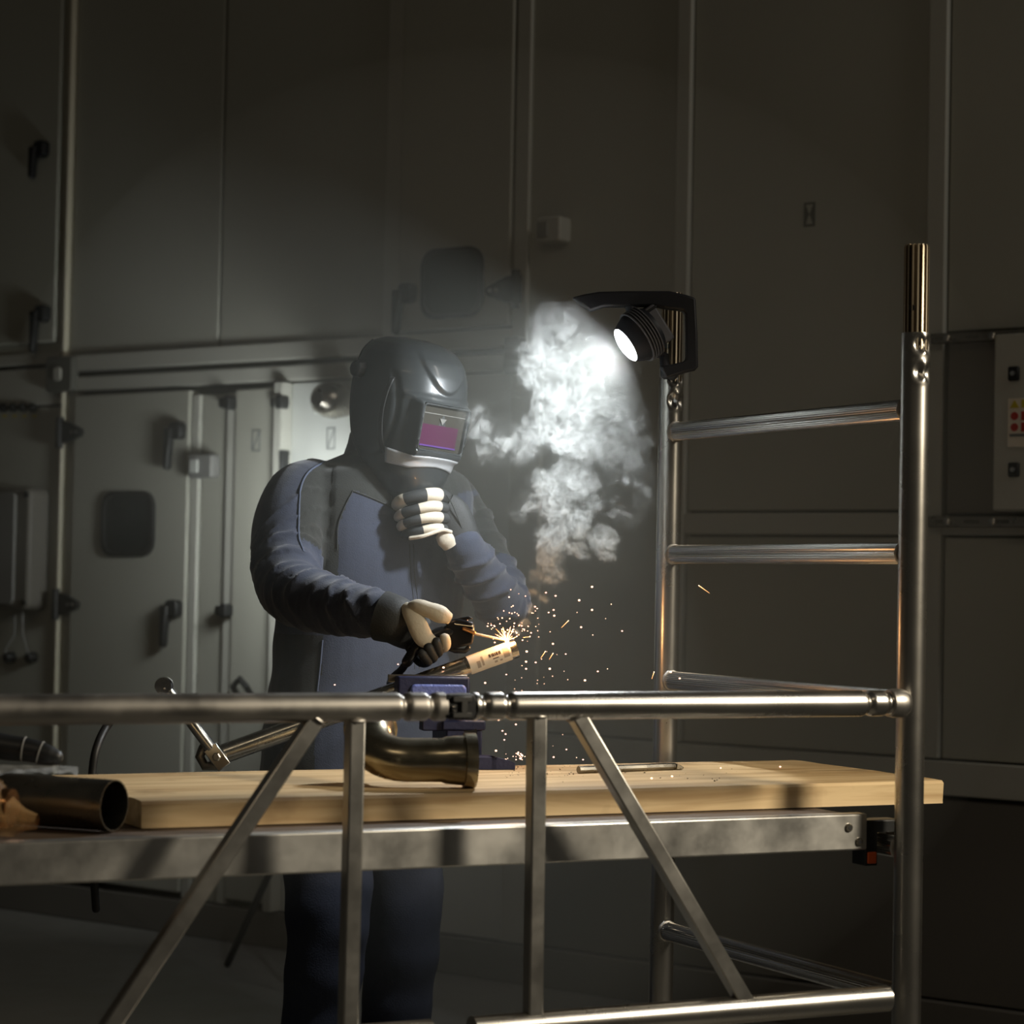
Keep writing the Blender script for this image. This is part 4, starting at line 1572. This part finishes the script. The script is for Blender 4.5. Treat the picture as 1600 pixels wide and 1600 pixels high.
# black tool handle lying on top
t = thing('angle_grinder', 'black power tool handle resting on the plastic sheet', 'power tool', at(20, 1190, 3.62))
pr = spline([(*at(-60, 1148, 3.60), .022), (*at(0, 1166, 3.60), .0205), (*at(45, 1172, 3.60), .0185), (*at(72, 1179, 3.60), .0165), (*at(86, 1183, 3.60), .0125)], 5)
hb2 = MB().tube([V(q[:3]) for q in pr], [float(q[3]) for q in pr], 20, rnd=True).build('handle', 'black_plastic', t)
for q in (9, 13):
    MB().loft(torus_bead(V(pr[q][:3]), V(pr[q + 1][:3]) - V(pr[q][:3]), pr[q][3], .0014, 0), cap=False).build('grip_ring', 'grey_plastic', hb2)
MB().tube([V(pr[0][:3]), V(pr[0][:3]) + V((-.16, .02, .01))], [.024, .030], 20, rnd=True).build('motor_housing', 'black_plastic', t)

# chisel on the board
c_l, c_r = atz(904, 1203, BT + .006), atz(1066, 1197, BT + .006)
cd = (c_r - c_l).normalized()
t = thing('cold_chisel', 'dark steel cold chisel lying on the board', 'chisel', (c_l.x, c_l.y, BT))
MB().tube([c_l, c_l + cd * .06, c_l + cd * .13, c_l + (c_r - c_l) * .80, c_l + (c_r - c_l) * .93], [.0068, .0068, .0066, .0072, .0068], 8).build('shank', 'steel_dark', t)
e_ = c_r - Z3 * .003


def Ch(a, b, c):
    return c_l + (c_r - c_l) * .92 + cd * a + cd.cross(Z3) * b + Z3 * c


MB().prism(Ch, [(0, -.0055), (0, .0060), (.016, -.001), (.016, -.0045)], -.009, .009).build('blade', 'steel_pipe', t, bevel=.0008)

# crumbs of slag on the board
mb = MB()
rng = random.Random(3)
for i in range(130):
    if i < 90:
        x, y = 790 + abs(rng.gauss(0, 80)), rng.gauss(1203, 7)
    else:
        x, y = rng.uniform(790, 1180), rng.uniform(1194, 1222)
    if y < 1193:
        y = 1194 + rng.random() * 6
    p = atz(x, y, BT + .0012)
    s_ = rng.uniform(.0008, .0026)
    mb.add([p + V((rng.uniform(-1, 1), rng.uniform(-1, 1), rng.uniform(-.6, .9))) * s_ for _ in range(4)], [(0, 1, 2), (0, 2, 3), (0, 3, 1), (1, 3, 2)])
cr2 = mb.build('slag_crumbs', 'crumb', smooth=False)
tag(cr2, 'dark slag crumbs scattered on the pine board', 'debris', kind='stuff')

# ------------------------------------------------------------------ work lamp on the far post
LZ = 4.57
t = thing('work_lamp', 'lit black LED work lamp with square handle on the scaffold post', 'lamp', at(1040, 590, LZ))


def Lm(a, b, c):
    return V((a, LZ + b, c))


def lpx(x, y):
    p = at(x, y, LZ)
    return p.x, p.z


def bar(pts_out, pts_in, b0_, b1_, name, m, bev=.004):
    poly = [lpx(*p) for p in pts_out] + [lpx(*p) for p in reversed(pts_in)]
    return MB().prism(Lm, poly, b0_, b1_).build(name, m, t, bevel=bev)


bar([(894, 466), (912, 461), (936, 457), (976, 456), (1045, 456), (1072, 462), (1086, 467), (1089, 520), (1090, 574), (1086, 579), (1072, 582), (1040, 592), (1034, 580)],
    [(922, 487), (944, 480), (985, 480), (1020, 479), (1042, 483), (1066, 486), (1070, 492), (1071, 528), (1071, 562), (1066, 566), (1050, 570), (1038, 572), (1030, 572)], -.016, .016, 'handle', 'lamp_body')
LAX = V((-.78, -.22, -.56)).normalized()     # the way the lamp shines
LC = at(981, 537, LZ - .006)                  # middle of its glass
lu, lv = frame_of(LAX)
hd2 = MB().lathe(LC, -LAX, [(-.002, .0345), (-.006, .037), (.004, .043), (.020, .050), (.030, .052), (.046, .052), (.052, .047), (.060, .044)], 36)
hdo = hd2.build('lamp_head', 'lamp_body', t, bevel=0)
MB().lathe(LC, LAX, [(.002, .0345), (.0065, .0345), (.010, .026), (.011, .012)], 36).build('glass', 'lens_on', hdo)
for k in range(5):
    MB().lathe(LC - LAX * (.022 + .006 * k), -LAX, [(0, .0545), (.0022, .0545)], 36).build('cooling_fin', 'lamp_grey', hdo)
# battery pack on its back
MB().tube([V((lpx(1055, 578)[0], LZ + .01, lpx(1055, 578)[1])), T(0, TW, lpx(1055, 578)[1]) + V((0, -.026, 0))], .011, 12).build('post_clamp', 'lamp_body', t)
by = V((0, 0, 1)) - LAX * LAX.z
by.normalize()
bz = LAX.cross(by)


def Bt(a, b, c):
    return LC - LAX * (.060 + a) + bz * b + by * c


bp_ = MB().fbox(Bt, (-.004, .022), (-.026, .026), (-.040, .040)).build('battery_pack', 'lamp_grey', t, bevel=.005)
MB().fbox(Bt, (-.006, .023), (-.027, .027), (.030, .036)).build('battery_latch', 'black_rubber', bp_, bevel=.002)
# yoke from the head to the handle
MB().tube([LC - LAX * .04 + by * .045, LC - LAX * .045 + by * .062, V((lpx(985, 478)[0], LZ, lpx(985, 478)[1]))], .010, 12, rnd=True).build('bracket', 'lamp_body', t)
MB().tube([LC - LAX * .04 - by * .046, LC - LAX * .05 - by * .060, V((lpx(1040, 585)[0], LZ, lpx(1040, 585)[1]))], .010, 12, rnd=True).build('bracket', 'lamp_body', t)
for nm, en, ang, bl in (('work_lamp_spill', 25, 148, .05), ('work_lamp_core', 18, 112, .85)):
    ls = bpy.data.lights.new(nm, 'SPOT')
    ls.energy, ls.color = en, (.92, .97, 1.0)
    ls.spot_size, ls.spot_blend, ls.shadow_soft_size = R(ang), bl, .028
    lo = bpy.data.objects.new(nm, ls)
    col.objects.link(lo)
    lo.location = LC + LAX * .024
    lo.rotation_euler = LAX.to_track_quat('-Z', 'Y').to_euler()

# the second lamp standing on the floor behind the welder, lighting the white panel
l2s, l2z = wpx(606, 815)
l2 = W(l2s, .36, l2z)
t = thing('floor_lamp', 'black tripod work lamp behind the person, turned to the white panel', 'lamp', (l2.x, l2.y, 0))
for k in range(3):
    a = R(30 + 120 * k)
    MB().tube([V((l2.x, l2.y, .55)), V((l2.x + .28 * math.cos(a), l2.y + .28 * math.sin(a), .012))], .011, 10, rnd=True).build('leg', 'black_plastic', t)
MB().tube([V((l2.x, l2.y, .5)), V((l2.x, l2.y, l2.z - .05))], .013, 12).build('pole', 'black_plastic', t)
ax2 = (-WD * .80 - WN * .55 - V((0, 0, .06))).normalized()
h2 = MB().lathe(l2, ax2, [(-.07, .03), (-.06, .05), (0, .055), (.0, .05)], 24).build('lamp_head', 'lamp_body', t)
MB().lathe(l2, ax2, [(-.004, .048), (.001, .048)], 24).build('glass', 'lens_on', h2)
ls2 = bpy.data.lights.new('floor_lamp_light', 'SPOT')
ls2.energy, ls2.color = 22, (.95, 1.0, .96)
ls2.spot_size, ls2.spot_blend, ls2.shadow_soft_size = R(128), .7, .14
lo2 = bpy.data.objects.new('floor_lamp_light', ls2)
col.objects.link(lo2)
lo2.location = l2 + ax2 * .012
lo2.rotation_euler = ax2.to_track_quat('-Z', 'Y').to_euler()

# glow of the arc
la = bpy.data.lights.new('arc_light', 'POINT')
la.energy, la.color, la.shadow_soft_size = 1.0, (1.0, .50, .18), .012
lao = bpy.data.objects.new('arc_light', la)
col.objects.link(lao)
lao.location = WELD + V((.004, -.014, .018))

# ------------------------------------------------------------------ sparks
rng = random.Random(11)
sp = MB()


def spark(p, r, d=None, L=0):
    if d is None:
        sp.sphere(p, r, 0, 6, 4)
    else:
        sp.tube([p - d * L, p], [r * .15, r * .55], 5, 1)
        sp.sphere(p, r * .9, 0, 6, 4)


for i in range(64):                 # fountain at the arc
    dx, dy = rng.gauss(4, 17), -abs(rng.gauss(0, 30))
    spark(at(794 + dx, 1004 + dy, WELD.y + rng.gauss(0, .015)), rng.uniform(.0008, .0016))
for i in range(14):
    an = rng.uniform(R(20), R(160))
    L = rng.uniform(10, 26)
    p0_, p1_ = at(792, 1001, WELD.y), at(792 + L * math.cos(an), 1001 - L * math.sin(an), WELD.y - .004)
    sp.tube([p0_, p1_], [.0008, .0002], 5, 1)
fixed = [(730, 968), (925, 917), (905, 938), (925, 953), (908, 980), (972, 986), (864, 1006), (822, 1034), (823, 1018), (859, 1045), (934, 1049), (914, 1063), (884, 1022), (837, 1035), (822, 1045), (791, 1054), (758, 1067),
         (611, 987), (622, 1038), (523, 1070), (693, 1043), (763, 1018), (800, 1004), (885, 1171), (911, 1187), (865, 1183), (779, 1125), (806, 1132), (785, 1142), (790, 1147), (788, 1156), (775, 1173), (790, 1187),
         (1018, 1216), (1050, 1213), (1126, 1200), (1219, 1198), (1000, 1201), (1062, 1060), (836, 948), (853, 926), (868, 931), (866, 962), (865, 953), (1048, 1050), (944, 1170)]
for x, y in fixed:
    z_ = WELD.y + rng.gauss(0, .03) if y < 1180 and x < 1000 else None
    p = at(x, y, z_) if z_ else (atz(x, y, BT + .002) if y > 1100 else at(x, y, 4.5))
    spark(p, rng.uniform(.0014, .0023))
for i in range(60):                 # strays
    x, y = rng.gauss(840, 48), rng.uniform(925, 1185)
    spark(at(x, y, WELD.y + rng.gauss(0, .05)), rng.uniform(.0005, .0011))
for x, y, dx, dy in ((1092, 915, -14, -10), (852, 1018, 6, -9), (888, 970, 9, -9), (864, 1021, 5, -8), (828, 995, 9, -1), (1022, 1050, 3, -9)):
    p = at(x, y, 4.42)
    d = (at(x + dx, y + dy, 4.42) - p)
    L = d.length
    spark(p, .0013, d.normalized(), L * 1.2)
for i in range(34):                 # burst where they hit the board
    x, y = 820 + rng.gauss(0, 11), 1188 - abs(rng.gauss(0, 9))
    spark(at(x, y, 4.40), rng.uniform(.0008, .0018))
spo = sp.build('welding_sparks', ['spark', 'spark_streak'], angle=180)
tag(spo, 'bright orange and white sparks flying from the weld', 'sparks', kind='stuff')
# ------------------------------------------------------------------ welding smoke (a voxel cloud) and the thin haze in the beam
SZ = 4.49                           # depth of the plume
# (px, py, radius px, depth offset, weight)
BLOBS = [(868, 512, 44, .00, 1.0), (905, 500, 42, .02, 1.0), (845, 540, 36, -.02, 1.0), (850, 580, 46, .00, 1.0), (895, 555, 58, .03, 1.0), (938, 530, 52, .05, 1.0), (962, 572, 50, .05, 1.0),
         (905, 615, 60, .02, 1.0), (958, 628, 52, .04, .95), (990, 655, 40, .05, .7), (866, 630, 46, -.01, .9), (845, 668, 44, .01, .8), (890, 680, 56, .00, .85), (940, 690, 54, .03, .75), (985, 710, 48, .05, .55),
         (1008, 690, 36, .05, .62), (962, 742, 36, .04, .52), (1000, 760, 44, .06, .46), (975, 790, 40, .06, .36), (820, 690, 40, .00, .55), (785, 690, 34, -.02, .48), (752, 668, 32, -.04, .52), (742, 640, 24, -.05, .45), (760, 705, 30, -.03, .42),
         (902, 715, 26, -.03, 1.0), (880, 742, 32, -.03, 1.0), (856, 762, 36, -.03, 1.0), (905, 760, 32, -.02, 1.0), (925, 785, 24, -.01, .8), (835, 790, 26, -.03, .8), (870, 800, 40, -.03, .9), (812, 800, 22, -.03, .55),
         (908, 820, 34, -.02, .8), (945, 838, 26, -.01, .75), (950, 862, 20, -.01, .7), (868, 842, 36, -.03, .85), (905, 860, 28, -.02, .6), (860, 880, 30, -.04, .75), (846, 902, 22, -.05, .7), (868, 905, 20, -.05, .55),
         (838, 930, 13, -.06, .6), (852, 935, 12, -.06, .6), (828, 955, 9, -.06, .8), (818, 975, 8, -.06, .8), (806, 990, 6, -.06, .8)]
mat_s = bpy.data.materials.new('smoke')
mat_s.use_nodes = True
nt = mat_s.node_tree
nt.nodes.remove(nt.nodes['Principled BSDF'])
pv = nt.nodes.new('ShaderNodeVolumePrincipled')
pv.inputs['Color'].default_value = (.90, .93, .92, 1)
pv.inputs['Anisotropy'].default_value = .1
pv.inputs['Density'].default_value = 1.0
nt.links.new(pv.outputs['Volume'], nt.nodes['Material Output'].inputs['Volume'])

ng = bpy.data.node_groups.new('smoke_cloud', 'GeometryNodeTree')
ng.interface.new_socket('Geometry', in_out='INPUT', socket_type='NodeSocketGeometry')
ng.interface.new_socket('Geometry', in_out='OUTPUT', socket_type='NodeSocketGeometry')
N = ng.nodes.new
LK = ng.links.new
gin, gout = N('NodeGroupInput'), N('NodeGroupOutput')
pos = N('GeometryNodeInputPosition')


def vmath(op, a, b=None, scale=None):
    n = N('ShaderNodeVectorMath')
    n.operation = op
    for i, x in enumerate((a, b)):
        if x is None:
            continue
        if hasattr(x, 'links'):
            LK(x, n.inputs[i])
        else:
            n.inputs[i].default_value = x
    if scale is not None:
        n.inputs['Scale'].default_value = scale
    return n.outputs['Value'] if op in ('DISTANCE', 'LENGTH') else n.outputs['Vector']


def fmath(op, a, b=0.0, c=0.0, clamp=False):
    n = N('ShaderNodeMath')
    n.operation = op
    n.use_clamp = clamp
    for i, x in enumerate((a, b, c)):
        if hasattr(x, 'links'):
            LK(x, n.inputs[i])
        else:
            n.inputs[i].default_value = x
    return n.outputs[0]


def noise_n(vec, scale, detail, rough=.6, dist=0.):
    n = N('ShaderNodeTexNoise')
    n.inputs['Scale'].default_value = scale
    n.inputs['Detail'].default_value = detail
    n.inputs['Roughness'].default_value = rough
    n.inputs['Distortion'].default_value = dist
    LK(vec, n.inputs['Vector'])
    return n


def wob(vec, scale, amt, detail=2.):
    n = noise_n(vec, scale, detail)
    return vmath('SCALE', vmath('SUBTRACT', n.outputs['Color'], (.5, .5, .5)), None, amt)


FLAT = 2.0                          # the plume is half as deep as it is wide
p_shape = vmath('ADD', vmath('MULTIPLY', vmath('SUBTRACT', pos.outputs['Position'], (0, SZ, 0)), (1, FLAT, 1)), (0, SZ, 0))
pn = vmath('MULTIPLY', pos.outputs['Position'], (1, .55, 1))
o1 = wob(pn, 9.0, .050, 2)
o2 = vmath('ADD', o1, wob(vmath('ADD', pn, o1), 24.0, .034, 3))
o3 = vmath('ADD', o2, wob(vmath('ADD', pn, o2), 70.0, .011, 2))
w2 = vmath('ADD', pn, o2)
wn3 = vmath('ADD', pn, o3)
w3 = vmath('ADD', p_shape, o3)
tot = None
mn, mx_ = V((9, 9, 9)), V((-9, -9, -9))
for x, y, r, dz, wt in BLOBS:
    c = at(x, y, SZ + dz)
    rr = r * SZ / FPX * 1.18
    for k in range(3):
        mn[k] = min(mn[k], c[k] - rr * 1.1 - .02)
        mx_[k] = max(mx_[k], c[k] + rr * 1.1 + .02)
    d = vmath('DISTANCE', w3, tuple(c))
    q = fmath('DIVIDE', d, rr)
    q = fmath('SUBTRACT', 1.0, fmath('MULTIPLY', q, q), 0, True)
    q = fmath('MULTIPLY', fmath('MULTIPLY', q, wt), 1.0)
    tot = q if tot is None else fmath('MAXIMUM', tot, q)
# billow noise eats into the blobs
nb = noise_n(w2, 22.0, 5.0, .62, .6)
nf_ = noise_n(wn3, 46.0, 5.0, .62, 1.6)
body = fmath('ADD', tot, fmath('MULTIPLY', fmath('SUBTRACT', nb.outputs['Fac'], .5), 1.05))
sh = N('ShaderNodeMapRange')
sh.interpolation_type = 'SMOOTHSTEP'
sh.inputs['From Min'].default_value = .36
sh.inputs['From Max'].default_value = .54
sh.inputs['To Min'].default_value = 0
sh.inputs['To Max'].default_value = 1
LK(body, sh.inputs['Value'])
crv = N('ShaderNodeMapRange')
crv.inputs['From Min'].default_value = .38
crv.inputs['From Max'].default_value = .62
crv.inputs['To Min'].default_value = .05
crv.inputs['To Max'].default_value = 2.1
LK(nf_.outputs['Fac'], crv.inputs['Value'])
nf2 = noise_n(wn3, 120.0, 3.0, .6, 1.0)
crv2 = N('ShaderNodeMapRange')
crv2.inputs['From Min'].default_value = .36
crv2.inputs['From Max'].default_value = .64
crv2.inputs['To Min'].default_value = .35
crv2.inputs['To Max'].default_value = 1.65
LK(nf2.outputs['Fac'], crv2.inputs['Value'])
core = fmath('MULTIPLY', sh.outputs['Result'], fmath('MULTIPLY', crv.outputs['Result'], crv2.outputs['Result']))
# only inside the blobs' reach
gate = N('ShaderNodeMapRange')
gate.interpolation_type = 'SMOOTHSTEP'
gate.inputs['From Min'].default_value = .0
gate.inputs['From Max'].default_value = .22
LK(tot, gate.inputs['Value'])
# the plume is thickest where it rises from the weld and thins out as it spreads round the lamp
lampd = vmath('DISTANCE', pos.outputs['Position'], tuple(LC))
thick = fmath('MINIMUM', fmath('ADD', fmath('MULTIPLY', fmath('POWER', lampd, 4.0), 900.0), .19), 30.0)
# a thinner veil of wisps fills out the reach of every puff
vl = N('ShaderNodeMapRange')
vl.interpolation_type = 'SMOOTHSTEP'
vl.inputs['From Min'].default_value = .42
vl.inputs['From Max'].default_value = .66
nvl = noise_n(w2, 17.0, 5.0, .6, 1.6)
LK(nvl.outputs['Fac'], vl.inputs['Value'])
veil = fmath('MULTIPLY', fmath('ADD', vl.outputs['Result'], .12), .16)
core = fmath('ADD', core, veil)
dens = fmath('MULTIPLY', fmath('MULTIPLY', core, gate.outputs['Result']), thick)
dens = fmath('MULTIPLY', dens, fmath('POWER', fmath('ADD', tot, .15, 0, True), .7))
vc_ = N('GeometryNodeVolumeCube')
LK(dens, vc_.inputs['Density'])
vc_.inputs['Background'].default_value = 0
vc_.inputs['Min'].default_value = mn
vc_.inputs['Max'].default_value = mx_
VOX = .0025
for k, a in zip(('Resolution X', 'Resolution Y', 'Resolution Z'), mx_ - mn):
    vc_.inputs[k].default_value = int(a / VOX)
smt = N('GeometryNodeSetMaterial')
smt.inputs['Material'].default_value = mat_s
LK(vc_.outputs['Volume'], smt.inputs['Geometry'])
LK(smt.outputs['Geometry'], gout.inputs['Geometry'])
vd = bpy.data.volumes.new('welding_smoke')
vd.materials.append(mat_s)
so_ = bpy.data.objects.new('welding_smoke', vd)
col.objects.link(so_)
md = so_.modifiers.new('cloud', 'NODES')
md.node_group = ng
tag(so_, 'white billowing welding smoke rising from the weld past the lit lamp', 'smoke', kind='stuff')

# thin haze of old smoke hanging round the work
mat_h = bpy.data.materials.new('haze')
mat_h.use_nodes = True
nt = mat_h.node_tree
nt.nodes.remove(nt.nodes['Principled BSDF'])
ph = nt.nodes.new('ShaderNodeVolumeScatter')
ph.inputs['Color'].default_value = (.91, .95, .88, 1)
ph.inputs['Density'].default_value = .125
nt.links.new(ph.outputs['Volume'], nt.nodes['Material Output'].inputs['Volume'])
hz_ = MB().sphere(V((-.02, 5.40, 1.28)), 1.0, 0, 40, 24, (1.22, .95, 1.15)).build('haze', mat_h)
tag(hz_, 'thin pale haze hanging in the lamp beam', 'haze', kind='stuff')
